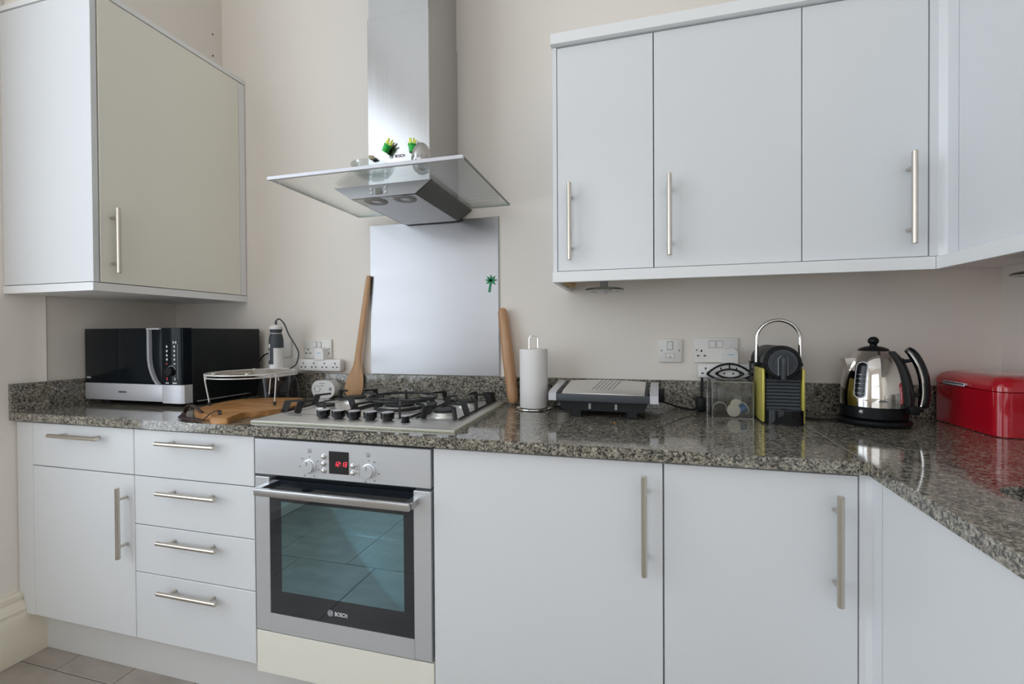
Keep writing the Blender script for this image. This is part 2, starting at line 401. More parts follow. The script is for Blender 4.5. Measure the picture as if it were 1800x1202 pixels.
# ------------------------------------------------------------------ worktop
wt = thing('worktop', 'speckled grey granite worktop running into the corner and along the adjoining wall', 'worktop', (.3, -.3, .88))
ZT = .91; ZB = .881
obj('slab', G().prism([(-1.07, 0), (-1.07, -.515), (-1.083, -.56), (-1.083, -.62), (1.6242, -.62), (1.640, -.01), (1.640, 0)], ZB, ZT, bev=.002), 'granite', wt)
def slab_hole(outer, inner, z0, z1):
    g = G(); bm = g.bm; es = []
    for poly in (outer, inner):
        v = [bm.verts.new((a, b, z1)) for a, b in poly]
        es += [bm.edges.new((v[i], v[(i+1) % len(v)])) for i in range(len(v))]
    bmesh.ops.triangle_fill(bm, use_beauty=True, use_dissolve=False, edges=es)
    r = bmesh.ops.extrude_face_region(bm, geom=list(bm.faces))
    bmesh.ops.translate(bm, vec=(0, 0, z0-z1), verts=[q for q in r['geom'] if isinstance(q, bmesh.types.BMVert)])
    return g
SX0, SX1, SY0, SY1, SR = 1.752, 2.12, -1.25, -.735, .055
def rrect(x0, x1, y0, y1, r, n=6):
    out = []
    for cx, cy, a in ((x1-r, y1-r, 0), (x0+r, y1-r, 90), (x0+r, y0+r, 180), (x1-r, y0+r, 270)):
        out += [(cx+r*math.cos(R(a+90*k/n)), cy+r*math.sin(R(a+90*k/n))) for k in range(n+1)]
    return out
FX = lambda y: 1.6255 + (y+.62)*.043      # front edge of the side run (slightly out of square)
obj('slab', slab_hole([(1.6415, 0), (1.6415, -.01), (1.6258, -.62), (FX(-2.3), -2.3), (XR, -2.3), (XR, 0)], rrect(SX0, SX1, SY0, SY1, SR), ZB, ZT), 'granite', wt)
obj('joint_sealant', G().prism([(1.6402, -.022), (1.6413, -.022), (1.6257, -.6203), (1.6243, -.6203)], ZB, ZT+.0002), 'seal', wt, 'thin pale seam where two granite slabs meet')
obj('upstand', G().box(-1.055, XR-.02, -.02, 0, ZT, 1.015, .001, 1), 'granite', wt)
obj('upstand', G().prism([(-1.083, -.62), (-1.083, -.56), (-1.07, -.515), (-1.0555, -.515), (-1.065, -.56), (-1.065, -.62)], ZT, 1.014), 'granite', wt)
obj('upstand', G().prism([(-1.07, -.514), (-1.07, -.0), (-1.0555, 0), (-1.0555, -.514)], ZT, 1.014), 'granite', wt)
obj('upstand', G().box(XR-.02, XR, -2.3, 0, ZT, 1.015, .001, 1), 'granite', wt)

# sink
sk = thing('sink', 'undermounted steel sink bowl below rounded cut-out in granite worktop', 'sink', (1.93, -.99, .70))
g = G(); rings = []
for z, ins in ((.881, -.012), (.876, -.004), (.74, .008), (.722, .03), (.718, .06)):
    rings.append([g.bm.verts.new((a, b, z)) for a, b in rrect(SX0+ins, SX1-ins, SY0+ins, SY1-ins, max(.02, SR-ins*.5))])
for a, b in zip(rings, rings[1:]):
    for k in range(len(a)): g.bm.faces.new((a[k], a[(k+1) % len(a)], b[(k+1) % len(a)], b[k]))
g.bm.faces.new(rings[-1])
obj('bowl', g, 'steel', sk)
obj('drain', G().lathe([(.0, .719), (.038, .719), (.042, .7215), (.044, .719)], (1.93, -.99), 24), 'chrome', sk)

# ------------------------------------------------------------------ handles
def hbar(root_part, c, axis='x', out=(0, -1, 0), ln=.24, so=.030, name='handle'):
    """bar handle: c = centre of the bar"""
    g = G(); c = Vector(c); ax = Vector((1, 0, 0)) if axis == 'x' else Vector((0, 0, 1)); o = Vector(out)
    g.tube([c-ax*ln/2, c-ax*(ln/2-.001), c+ax*(ln/2-.001), c+ax*ln/2], [.0062, .0070, .0070, .0062], 16)
    for s in (-1, 1):
        q = c+ax*s*.080
        g.cyl(q-o*so, q-o*.002, .0050, seg=12)
    return obj(name, g, 'nickel', root_part, 'satin nickel bar handle')

DF, DB = -.600, -.582      # base door faces
BASE0, BASE1 = .1625, .8727
def panel(name, x0, x1, z0, z1, root, m='white', y0=DF, y1=DB): return obj(name, G().box(x0, x1, y0, y1, z0, z1, .0012, 1), m, root)
def carcass(root, x0, x1, z0=.155, z1=.8795, y0=-.58, y1=-.02, m='whiteb'):
    t = .018
    return obj('carcass', G().box(x0, x0+t, y0, y1, z0, z1).box(x1-t, x1, y0, y1, z0, z1).box(x0+t, x1-t, y0, y1, z0, z0+t)
               .box(x0+t, x1-t, y1-.01, y1, z0+t, z1).box(x0+t, x1-t, y0, y1, z1-t, z1).box(x0+t, x1-t, y0+.03, y0+.04, z0+t, z1-t), m, root)

u = thing('base_cabinet', 'white base cabinet with one drawer above one door, next to skirting board', 'cabinet', (-.75, -.30, .155))
carcass(u, -1.03, -.501)
dr = panel('drawer', -.9955, -.5015, .718, BASE1, u); hbar(dr, (-.741, -.631, .838))
dr = panel('door', -.9955, -.5015, BASE0, .7145, u); hbar(dr, (-.5335, -.631, .560), 'z')
obj('filler_strip', G().prism([(-1.079, .236), (-1.063, .236), (-1.046, .19), (-1.040, BASE0), (-.9959, BASE0), (-.9959, BASE1), (-1.079, BASE1)], DF, DB, 'y'), 'white', u)

u = thing('drawer_unit', 'white base unit of four stacked drawers beside the oven', 'cabinet', (-.25, -.30, .155))
carcass(u, -.4995, -.001)
for z0, z1, hz in ((.7180, BASE1, .838), (.5530, .7145, .675), (.3905, .5495, .513), (BASE0, .3870, .3485)):
    dr = panel('drawer', -.4985, -.0020, z0, z1, u); hbar(dr, (-.2435, -.631, hz))

# ------------------------------------------------------------------ oven
ov = thing('oven', 'built-in stainless steel oven with red clock digits under the gas hob', 'oven', (.30, -.30, .277))
obj('cavity', G().box(.01, .05, -.55, -.06, .285, .86).box(.55, .59, -.55, -.06, .285, .86).box(.05, .55, -.07, -.06, .285, .86)
    .box(.05, .55, -.55, -.07, .285, .35).box(.05, .55, -.55, -.07, .70, .86), 'enamel', ov)
cp = obj('control_panel', G().box(.0035, .5965, -.603, -.56, .7605, .8705, .0015, 1), 'steel', ov)
obj('display', G().box(.272, .338, -.6045, -.602, .7805, .8465), 'displ', cp)
g = G(); SEG = {'1': 'bc', '2': 'abged', '3': 'abgcd'}
def seg7(ch, x, z, w_=.0062, h_=.0125, t_=.0013):
    sl = lambda q: (q-z)*.17
    P = {'a': ((0, h_), (w_, h_)), 'd': ((0, 0), (w_, 0)), 'g': ((0, h_/2), (w_, h_/2)), 'b': ((w_, h_/2+.0005), (w_, h_-.0005)), 'c': ((w_, .0005), (w_, h_/2-.0005)), 'e': ((0, .0005), (0, h_/2-.0005)), 'f': ((0, h_/2+.0005), (0, h_-.0005))}
    for k in SEG[ch]:
        (a, b), (c_, d_) = P[k]; g.bar((x+a+sl(z+b), -.6048, z+b), (x+c_+sl(z+d_), -.6048, z+d_), .0006, t_, (0, 0, 1) if b == d_ else (1, 0, 0))
for ch_, x in (('1', .2895), ('2', .3000), ('1', .3145), ('3', .3240)): seg7(ch_, x, .8040)
for z in (.8065, .8120): g.box(.3105+(z-.804)*.17, .3120+(z-.804)*.17, -.6050, -.6045, z, z+.0015)
obj('clock_digits', g, 'led', cp, kind='stuff')
for kx, kz in ((.2035, .7965), (.4035, .7965)):
    k = obj('knob', G().lathe([(.0215, -.602), (.0215, -.606), (.019, -.607), (.0185, -.6145), (.0170, -.6160), (0, -.6160)], (kx, kz), 32, axis='y'), 'steel', cp)
    obj('pointer', G().box(kx-.0007, kx+.0007, -.6167, -.6159, kz+.004, kz+.0165), 'mark', k)
for bx, bz in ((.2545, .829), (.2545, .808), (.2545, .787), (.3525, .8075), (.3525, .787)):
    obj('button', G().lathe([(.0082, -.602), (.0082, -.6045), (.0068, -.605), (.0060, -.609), (.003, -.6105), (0, -.611)], (bx, bz), 20, axis='y'), 'steel2', cp)
g = G()
for kx, kz, an in ((.2035, .7965, (90, 140, 185, 240, 300, 345, 30)), (.4035, .7965, (90, 55, 350, 305, 250))):
    for a in an:
        rr = .033 if a != 90 else .030
        px, pz = kx+rr*math.cos(R(a)), kz+rr*math.sin(R(a)); h = .0028 if a != 90 else .0014
        g.box(px-h, px+h, -.6036, -.6029, pz-.0018, pz+.0018)
for sx, sz in ((.2045, .8425), (.4025, .8425)):
    for a, b, c_, d_ in ((-.0055, .0055, .0052, .006), (-.0055, .0055, -.006, -.0052), (-.006, -.0053, -.006, .006), (.0053, .006, -.006, .006), (-.0012, .0012, -.004, .003), (-.0024, .0024, -.004, -.0018)):
        g.box(sx+a, sx+b, -.6036, -.6029, sz+c_, sz+d_)
for k in range(9): g.box(.3715+.0015*math.sin(k*.4), .3735+.0015*math.sin(k*.4), -.6036, -.6029, .777+k*.0042, .779+k*.0042)
for z in (.808, .7985, .7875): g.box(.3635, .3690, -.6036, -.6029, z-.0015, z+.0015)
obj('dial_markings', g, 'mark2', cp, kind='stuff')
od = obj('door', G().box(.0035, .0565, -.603, -.565, .2775, .752, .0015, 1).box(.5435, .5965, -.603, -.565, .2775, .752, .0015, 1).box(.0565, .5435, -.603, -.565, .2775, .3335), 'steel', ov)
# black glass with clear window
wx0, wx1, wz0, wz1 = .098, .512, .405, .680
obj('glass_border', G().box(.0565, wx0, -.6015, -.570, .3335, .746).box(wx1, .5435, -.6015, -.570, .3335, .746)
    .box(wx0, wx1, -.6015, -.570, .3335, wz0).box(wx0, wx1, -.6015, -.570, wz1, .746), 'ovenblack', od)
obj('glass_window', G().box(wx0, wx1, -.6013, -.597, wz0, wz1), 'ovenwin', od)
g = G()
g.box(.045, .555, -.6515, -.637, .7115, .7325, .002, 2)
for hx in (.050, .549): g.box(hx-.011, hx+.011, -.640, -.600, .7135, .7325, .001, 1)
obj('handle', g, 'steel2', od, 'wide flat steel towel-rail handle')
lettering('BOSCH', .0165, 'lightmark', od, at(.3065, -.6022, .3645) @ Matrix.Scale(.80, 4, (1, 0, 0)), 'lettering', .0004)
g = G(); g.torus((.2697, -.6022, .3650), .0085, .0007, 28, 5, 'y'); g.torus((.2697, -.6022, .3650), .0042, .0006, 20, 5, 'y', .8, 1)
g.box(.2647, .2657, -.6026, -.6018, .3590, .3710).box(.2737, .2747, -.6026, -.6018, .3590, .3710).box(.2652, .2742, -.6026, -.6018, .3645, .3655)
obj('emblem', g, 'lightmark', od)
for z in (.475, .572):
    g = G()
    for k in range(18): g.cyl((.07+k*.027, -.535, z), (.07+k*.027, -.09, z), .0013, seg=6)
    g.cyl((.055, -.535, z), (.545, -.535, z), .0028, seg=8); g.cyl((.055, -.09, z), (.545, -.09, z), .0028, seg=8)
    obj('wire_rack', g, 'chrome', ov)
for x in (.056, .544):
    g = G()
    for z in (.43, .475, .52, .572, .62): g.cyl((x, -.53, z), (x, -.1, z), .003, seg=6)
    g.cyl((x, -.53, .41), (x, -.53, .66), .003, seg=6).cyl((x, -.1, .41), (x, -.1, .66), .003, seg=6)
    obj('rack_rail', g, 'chrome', ov)

u = thing('oven_housing', 'oven housing with plain cream panel under the oven door', 'cabinet', (.30, -.30, .155))
obj('shelf', G().box(.001, .6005, -.575, -.03, .2560, .2745).box(.001, .6005, -.575, -.557, .155, .256).box(.001, .6005, -.05, -.03, .155, .256), 'whiteb', u)
panel('filler_panel', .0015, .6015, BASE0-.02, .2715, u, 'cream')

# base cabinets to the corner
u = thing('base_cabinet', 'wide white base cabinet door with its tall handle at the far edge, beside oven', 'cabinet', (.905, -.30, .155))
carcass(u, .6035, 1.2085)
dr = panel('door', .6045, 1.2070, BASE0, BASE1, u); hbar(dr, (1.163, -.631, .727), 'z')
u = thing('base_cabinet', 'narrower white base cabinet door with handle near the inner corner post', 'cabinet', (1.41, -.30, .155))
carcass(u, 1.2095, 1.6145)
dr = panel('door', 1.2110, 1.6145, BASE0, BASE1, u); hbar(dr, (1.570, -.631, .715), 'z')
solo('corner_post', G().prism([(1.617, -.601), (1.6285, -.601), (1.636, -.612), (1.634, -.656), (1.652, -.656), (1.652, -.586), (1.617, -.586)], .155, .8797), 'white',
     'slim white corner post between the two runs of base units', 'corner post')
u = thing('base_cabinet', 'white base cabinet under the sink side of the worktop, door without handle', 'cabinet', (1.93, -1.0, .155))
obj('carcass', G().prism([(1.656, -.665), (1.656-.026, -1.262), (2.23, -1.262), (2.23, -.665)], .155, .70), 'whiteb', u)
dX = lambda y: 1.636 + (y+.62)*.043
obj('door', G().prism([(dX(-.6575), -.6575), (dX(-1.26), -1.26), (dX(-1.26)+.018, -1.26), (dX(-.6575)+.018, -.6575)], BASE0, .8765, bev=.001, seg=1), 'white', u)
u = thing('base_cabinet', 'white base cabinet at the near end of the sink run', 'cabinet', (1.92, -1.78, .155))
obj('carcass', G().prism([(1.628, -1.264), (1.585, -2.28), (2.23, -2.28), (2.23, -1.264)], .155, .8795), 'whiteb', u)
obj('door', G().prism([(dX(-1.263), -1.263), (dX(-2.28), -2.28), (dX(-2.28)+.018, -2.28), (dX(-1.263)+.018, -1.263)], BASE0, .8765, bev=.001, seg=1), 'white', u)
solo('plinth', G().box(-1.038, 1.69, -.545, -.527, .0005, .1535), 'plinth', 'pale grey kickboard under the row of base units', 'plinth')
solo('plinth', G().box(1.69, 1.708, -2.28, -.546, .0005, .1535), 'plinth', 'pale kickboard under the sink run', 'plinth')

# ------------------------------------------------------------------ wall cabinets over the long worktop
UF, UB, UZ0, UZ1 = -.3152, -.297, 1.3865, 2.0936
defs = [(.9080, 1.1995, .9485, 'narrow white wall cabinet with its handle by the outer end panel', .233),
        (1.2025, 1.5965, 1.2435, 'widest white wall cabinet door, middle of the row of three', .233),
        (1.5995, 1.8920, 1.847, 'white wall cabinet next to the corner, handle on its corner side', .233)]
for x0, x1, hx, lab, ln in defs:
    u = thing('wall_cabinet', lab, 'cabinet', ((x0+x1)/2, -.15, 1.3865))
    carcass(u, x0-.0005, x1+.0005, UZ0, UZ1, -.2955, -.001)
    dr = panel('door', x0, x1, UZ0, UZ1, u, 'white', UF, UB); hbar(dr, (hx, UF-.031, 1.5365), 'z')
solo('end_panel', G().box(.8925, .9065, -.3165, -.001, 1.384, 2.0965, .001, 1), 'white', 'tall thin white end panel closing the row of wall cabinets', 'panel')
solo('cornice_board', G().prism([(.890, -.001), (.890, -.335), (1.918, -.335), (1.918, -2.3), (2.248, -2.3), (2.248, -.001)], 2.0975, 2.130, bev=.0015, seg=1), 'whiteb',
     'white flat board capping the row of wall cabinets over granite', 'cornice')
pel = thing('light_pelmet', 'white strip under the row of three wall cabinets, hiding the lights', 'pelmet', (1.4, -.3, 1.35))
obj('front_strip', G().box(.8935, 1.8985, -.3345, -.3165, 1.3495, 1.3825, .001, 1), 'whiteb', pel)
obj('end_strip', G().box(.8935, .9085, -.316, -.001, 1.3495, 1.3825, .001, 1), 'whiteb', pel)
obj('batten', G().box(.909, .934, -.22, -.08, 1.3575, 1.3825), 'batten', pel, 'raw pine batten')
u = thing('wall_cabinet', 'tall white wall cabinet on the side wall above the red bread bin', 'cabinet', (2.08, -.70, 1.3865))
obj('carcass', G().box(1.946, 2.248, -1.28, -.002, UZ0, UZ1), 'whiteb', u)
obj('door', G().box(1.925, 1.943, -.995, -.372, UZ0, 2.0936, .0012, 1), 'white', u)
obj('door', G().box(1.925, 1.943, -1.28, -.998, UZ0, 2.0936, .0012, 1), 'white', u)
obj('corner_post', G().prism([(1.895, -.3155), (1.914, -.3155), (1.926, -.330), (1.926, -.369), (1.944, -.369), (1.944, -.300), (1.895, -.300)], UZ0, UZ1), 'white', u)
obj('pelmet', G().box(1.9000, 1.918, -1.28, -.317, 1.3495, 1.3825, .001, 1), 'whiteb', u)

# under-cabinet lamps
def lamp(x, y, lab):
    u = thing('cabinet_lamp', lab, 'lamp', (x, y, 1.34), 'round lamps under the wall cabinets')
    obj('stem', G().box(x-.013, x+.013, y-.013, y+.013, 1.346, 1.3865, .002, 1), 'grey', u)
    obj('shade', G().lathe([(.012, 1.3455), (.045, 1.3445), (.064, 1.340), (.0675, 1.3355), (.066, 1.3335), (.044, 1.338), (.012, 1.339)], (x, y), 36), 'lampg', u, 'greenish glass disc')
    obj('lamp_body', G().lathe([(.0, 1.326), (.012, 1.326), (.022, 1.331), (.028, 1.334), (.028, 1.338), (.012, 1.3395)], (x, y), 28), 'silver', u)
    obj('switch', G().cyl((x+.006, y-.01, 1.3215), (x+.006, y-.01, 1.327), .0025, seg=8), 'grey', u)
lamp(1.043, -.165, 'round glass lamp below the narrow wall cabinet, above the grill')
lamp(2.168, -.275, 'round glass lamp in the corner above the red bread bin')

# ------------------------------------------------------------------ tall wall cabinet on the side wall
u = thing('wall_cabinet', 'tall cream-doored wall cabinet hanging above the black microwave', 'cabinet', (-.85, -.31, 1.345))
obj('carcass', G().box(-1.068, -.655, -.605, -.002, 1.375, 2.366), 'whiteb', u)
obj('end_panel', G().box(-1.083, -.6345, -.6265, -.6085, 1.3755, 2.3645, .001, 1), 'white', u)
dr = obj('door', G().box(-.652, -.633, -.6045, -.0375, 1.3755, 2.3645, .0012, 1), 'cream', u)
hbar(dr, (-.600, -.570, 1.5225), 'z', (1, 0, 0), .228)
obj('filler_strip', G().box(-.652, -.634, -.0355, -.003, 1.3755, 2.3645, .001, 1), 'whiteb', u)
obj('top_board', G().prism([(-1.083, -.629), (-.632, -.629), (-.632, -.002), (-1.069, -.002), (-1.069, -.52), (-1.083, -.56)], 2.3680, 2.3865, bev=.001, seg=1), 'whiteb', u)
obj('bottom_board', G().prism([(-1.083, -.629), (-.632, -.629), (-.632, -.002), (-1.069, -.002), (-1.069, -.52), (-1.083, -.56)], 1.345, 1.3725, bev=.001, seg=1), 'whiteb', u)

# ------------------------------------------------------------------ cooker hood
hd = thing('cooker_hood', 'chimney cooker hood with flat glass canopy above the gas hob', 'hood', (.32, -.2, 1.65))
ch = obj('chimney', G().box(.196, .4435, -.270, -.002, 1.699, 2.345, .002, 1), 'steelh', hd)
obj('upper_chimney', G().box(.200, .4395, -.266, -.002, 2.3455, ZC-.002), 'steelh', hd)
lettering('BOSCH', .0145, 'mark', ch, at(.3270, -.2706, 1.8325) @ Matrix.Scale(.84, 4, (1, 0, 0)), 'lettering', .0004)
g = G(); g.torus((.2915, -.2705, 1.8325), .0068, .0006, 28, 5, 'y'); g.torus((.2915, -.2705, 1.8325), .0033, .0005, 20, 5, 'y', .8, 1)
g.box(.2876, .2884, -.2708, -.2702, 1.8280, 1.8370).box(.2946, .2954, -.2708, -.2702, 1.8280, 1.8370)
obj('emblem', g, 'mark', ch)
cn = obj('canopy', G().box(.000, .671, -.527, -.036, 1.6905, 1.6975), 'glassh', hd, 'clear glass canopy plate')
obj('front_rail', G().box(-.002, .673, -.537, -.5275, 1.6885, 1.7000, .001, 1), 'silver', cn, 'pale metal strip along the front edge')
obj('side_edge', G().box(.6712, .6725, -.527, -.036, 1.6900, 1.6980), 'glassedge', cn)
obj('side_edge', G().box(-.0015, -.0002, -.527, -.036, 1.6905, 1.6975), 'glassedge2', cn)
obj('rear_edge', G().box(.000, .671, -.0358, -.0345, 1.6905, 1.6975), 'glassedge2', cn)
# filter body: inverted trapezoid
bx0, bx1, cx0, cx1, by0, by1, bzt, bzb = .148, .511, .2075, .4495, -.402, -.020, 1.6895, 1.650
g = G(); g._add([(bx0, by0, bzt), (bx1, by0, bzt), (cx1, by0+.006, bzb), (cx0, by0+.006, bzb), (bx0, by0+.01, bzt), (bx1, by0+.01, bzt), (cx1, by0+.016, bzb), (cx0, by0+.016, bzb)],
                [(0, 1, 2, 3), (7, 6, 5, 4), (0, 4, 5, 1), (1, 5, 6, 2), (2, 6, 7, 3), (3, 7, 4, 0)])
g.box(bx0+.002, bx1-.002, by0+.012, by1, bzt-.003, bzt)
fs = obj('control_strip', g, 'hoodbody', hd)
def fy(z): return by0 + .006*(bzt-z)/(bzt-bzb)
zc_ = 1.6705
obj('display', G().box(.306, .330, fy(zc_)-.0012, fy(zc_)+.002, zc_-.013, zc_+.012), 'displ2', fs)
for x in (.2905, .3440):
    for z in (zc_+.0065, zc_-.0065):
        obj('button', G().lathe([(.0058, fy(z)+.002), (.0058, fy(z)-.0012), (.0045, fy(z)-.0025), (0, fy(z)-.0028)], (x, z), 16, axis='y'), 'lightmark', fs)
obj('filter', G()._add and (lambda g: (g.box(cx0+.001, cx1-.001, by0+.017, by1-.002, bzb, bzb+.002), g)[1])(G()), 'perf', hd, 'perforated steel grease filter')
for xa, xb in ((cx1, bx1), (cx0, bx0)):
    s = 1 if xb > xa else -1
    g = G(); g._add([(xa, by0+.0165, bzb), (xb-.002*s, by0+.0105, bzt-.001), (xb-.002*s, by1, bzt-.001), (xa, by1, bzb),
                     (xa-.003*s, by0+.0165, bzb), (xb-.005*s, by0+.0105, bzt-.001), (xb-.005*s, by1, bzt-.001), (xa-.003*s, by1, bzb)],
                    [(0, 1, 2, 3), (7, 6, 5, 4), (0, 4, 5, 1), (1, 5, 6, 2), (2, 6, 7, 3), (3, 7, 4, 0)])
    obj('filter_end', g, 'perfs', hd, 'sloping perforated filter side')
g = G(); g._add([(cx0, by1, bzb), (cx1, by1, bzb), (bx1, by1, bzt), (bx0, by1, bzt), (cx0, by1+.004, bzb), (cx1, by1+.004, bzb), (bx1, by1+.004, bzt), (bx0, by1+.004, bzt)],
                [(0, 1, 2, 3), (7, 6, 5, 4), (0, 4, 5, 1), (1, 5, 6, 2), (2, 6, 7, 3), (3, 7, 4, 0)])
obj('back_plate', g, 'hoodbody', hd)
for lx in (.276, .387):
    o = obj('lamp_bezel', G().lathe([(.018, bzb-.0005), (.020, bzb-.004), (.030, bzb-.0045), (.040, bzb-.002), (.041, bzb+.001)], (lx, -.348), 32), 'grey', hd)
    obj('lamp_glass', G().lathe([(0, bzb-.001), (.0185, bzb-.001), (.0185, bzb+.001)], (lx, -.348), 24), 'foilw', o)

# things on the hood
bw = thing('glass_bowl', 'small shallow clear glass bowl standing on the hood canopy', 'bowl', (.316, -.428, 1.698))
obj('bowl', G().lathe([(0, 1.6985), (.030, 1.6985), (.036, 1.701), (.052, 1.711), (.064, 1.726), (.069, 1.739), (.0665, 1.7395), (.0615, 1.728), (.050, 1.7145), (.034, 1.7050), (0, 1.7035)], (.316, -.428), 40), 'bowlg', bw)
for k in range(16):
    a = R(k*22.5)
    obj('flute', G().tube([(.312+r*math.cos(a), -.428+r*math.sin(a), z) for r, z in ((.037, 1.7005), (.0525, 1.7110), (.0642, 1.7250))], .0012, 6), 'bowlg', bw)
et = thing('egg_timer', 'brushed steel egg-shaped kitchen timer standing on glass canopy', 'timer', (.491, -.428, 1.698))
obj('lower_shell', G().lathe([(0, 1.6985), (.012, 1.699), (.022, 1.706), (.029, 1.718), (.0325, 1.733), (.0328, 1.7385)], (.491, -.428), 36), 'egg', et)
obj('upper_shell', G().lathe([(.0328, 1.7395), (.0318, 1.752), (.0275, 1.769), (.0215, 1.782), (.013, 1.792), (.006, 1.796), (0, 1.797)], (.491, -.428), 36), 'egg', et)
obj('seam', G().lathe([(.0322, 1.7384), (.0322, 1.7396)], (.491, -.428), 36), 'mark', et)
g = G()
for k in range(5):
    a = R(225+k*24); g.bar((.491+.0332*math.cos(a), -.428+.0332*math.sin(a), 1.7425), (.491+.0326*math.cos(a), -.428+.0326*math.sin(a), 1.7475), .0022, .0008)
g.ball((.491+.0333*math.cos(R(262)), -.428+.0333*math.sin(R(262)), 1.733), .0018, seg=8)
obj('scale_marks', g, 'mark', et, kind='stuff')

def cactus(x, z, ang, lab, s=1.0):
    u = thing('plant_magnet', lab, 'magnet', (x, -.2725, z), rz=.0001)
    T = Matrix.Rotation(ang, 4, 'Y') @ Matrix.Diagonal((.88, 1, .88, 1))
    u.location = (x, -.272, z)
    obj('pot', G().lathe([(.0, -.016), (.0125, -.016), (.0145, .009), (.0165, .010), (.0165, .0155), (.013, .0155), (.012, .012), (0, .012)], (0, -.0155), 20), 'green', u, xf=T)
    for dx, dy, lx, ln in ((-.006, -.016, -.004, .032), (-.001, -.020, -.001, .030), (.004, -.013, .004, .033), (.0075, -.017, .013, .022), (-.008, -.012, -.010, .018)):
        obj('sprout', G().tube([(dx, dy, .010), (dx+lx*.4, dy, .010+ln*.5), (dx+lx, dy-.001, .010+ln)], [.0042, .0040, .0026], 8), 'lime', u, xf=T)
cactus(.2825, 1.857, R(30), 'green pot magnet with lime sprouts, leaning over to one side on chimney')
cactus(.3850, 1.846, R(-2), 'upright green pot magnet with lime sprouts, half behind the egg timer')
sh = thing('shell_magnet', 'tiny sandy snail-shell magnet at the edge of the hood chimney', 'magnet', (.221, -.275, 1.832))
obj('shell', G().ball((.219, -.281, 1.833), .0115, .010, .0085, 14).ball((.216, -.288, 1.835), .006, .005, .005, 10), 'shell', sh)
obj('shell_tip', G().lathe([(.0045, .229), (.003, .234), (0, .236)], (-.282, 1.830), 12, axis='x'), 'grey', sh)

# ------------------------------------------------------------------ splashback + palm magnet
sp = thing('splashback', 'tall stainless steel splashback sheet behind the gas hob', 'splashback', (.32, -.004, 1.018))
obj('sheet', G().box(.0305, .614, -.0045, -.0005, 1.0165, 1.660, .0005, 1), 'splash', sp)
obj('edge_strip', G().box(.6142, .6175, -.0055, -.0005, 1.0165, 1.661), 'grey', sp)
pt = thing('palm_magnet', 'flat green palm-tree fridge magnet stuck on the steel splashback', 'magnet', (.577, -.0045, 1.355))
g = G(); g.prism([(.5715, 1.357), (.5795, 1.3555), (.5815, 1.372), (.5845, 1.388), (.5875, 1.402), (.5815, 1.403), (.577, 1.388), (.574, 1.372)], -.0085, -.0046, 'y')
obj('trunk', g, 'palm', pt)
for a, ln in ((15, .026), (55, .025), (100, .024), (140, .026), (175, .027), (212, .024), (325, .024)):
    T = Matrix.Translation((.584, 0, 1.402)) @ Matrix.Rotation(-R(a), 4, 'Y')
    obj('frond', G().prism([(0, -.003), (ln*.5, -.0055), (ln, -.003), (ln*.7, .001), (ln*.4, .0035), (0, .003)], -.0088, -.0046, 'y'), 'palm', pt, xf=T)

# ------------------------------------------------------------------ gas hob
hb = thing('gas_hob', 'five-burner stainless steel gas hob with black pan supports on the granite', 'hob', (.305, -.30, .91), rz=R(.8))
# built around its own centre (local coordinates)
def HL(x, y): return x-.305, y+.30
x0, y0 = HL(-.046, -.566); x1, y1 = HL(.6465, -.040)
g = G()
zs = [(0, 0, .0048), (0, 0, .0062), (.006, .006, .0095)]
obj('trim', G().box(x0-.0012, x1+.0012, y0-.0012, y1+.0012, .0003, .0047), 'hobtrim', hb, 'pale greenish seal under the steel plate')
g = G()
rg = [[(x0+a, y0+b), (x1-a, y0+b), (x1-a, y1-b), (x0+a, y1-b)] for a, b, z in zs]
vv = [[g.bm.verts.new((p[0], p[1], z[2])) for p in r] for r, z in zip(rg, zs)]
for a, b in zip(vv, vv[1:]):
    for k in range(4): g.bm.faces.new((a[k], a[(k+1) % 4], b[(k+1) % 4], b[k]))
g.bm.faces.new(vv[0]); g.bm.faces.new(vv[-1])
obj('hob_plate', g, 'hobsteel', hb)
g = G(); a0, b0 = HL(.0, -.452); a1, b1 = HL(.622, -.052)
for p in (((a0, b0), (a1, b0)), ((a1, b0), (a1, b1)), ((a1, b1), (a0, b1)), ((a0, b1), (a0, b0))): g.bar((*p[0], .0098), (*p[1], .0098), .003, .0008)
obj('tray_line', g, 'mark', hb)
for i, kx in enumerate((.166, .2215, .278, .336, .396)):
    a, b = HL(kx, -.492)
    k = obj('knob', G().lathe([(.014, .0095), (.014, .0135), (.018, .0145), (.0205, .018), (.0212, .034), (.0205, .0365), (0, .0365)], (a, b), 28), 'blackg', hb)
    obj('knob_cap', G().lathe([(.0190, .0352), (.0190, .0365), (.0175, .0375), (0, .0375)], (a, b), 28).box(a-.0007, a+.0007, b+.004, b+.016, .0373, .038), 'silver', k)
a, b = HL(.4615, -.500)
k = obj('ignition_button', G().lathe([(.0145, .0095), (.0145, .0115), (.0115, .012), (.0115, .0285), (0, .0285)], (a, b), 24), 'black', hb)
obj('knob_cap', G().lathe([(.0112, .0283), (.0112, .0298), (.010, .0306), (0, .0306)], (a, b), 24), 'silver', k)
lettering('BOSCH', .012, 'mark', hb, Matrix.Translation((HL(.047, 0)[0], HL(0, -.472)[1], .0097)), 'lettering', .0003)
g = G(); g.torus((HL(.018, 0)[0], HL(0, -.472)[1], .0097), .0055, .0005, 20, 5); obj('emblem', g, 'mark', hb)
burn = [(.075, -.360, .034), (.065, -.165, .045), (.325, -.285, .058), (.535, -.375, .040), (.540, -.175, .034)]
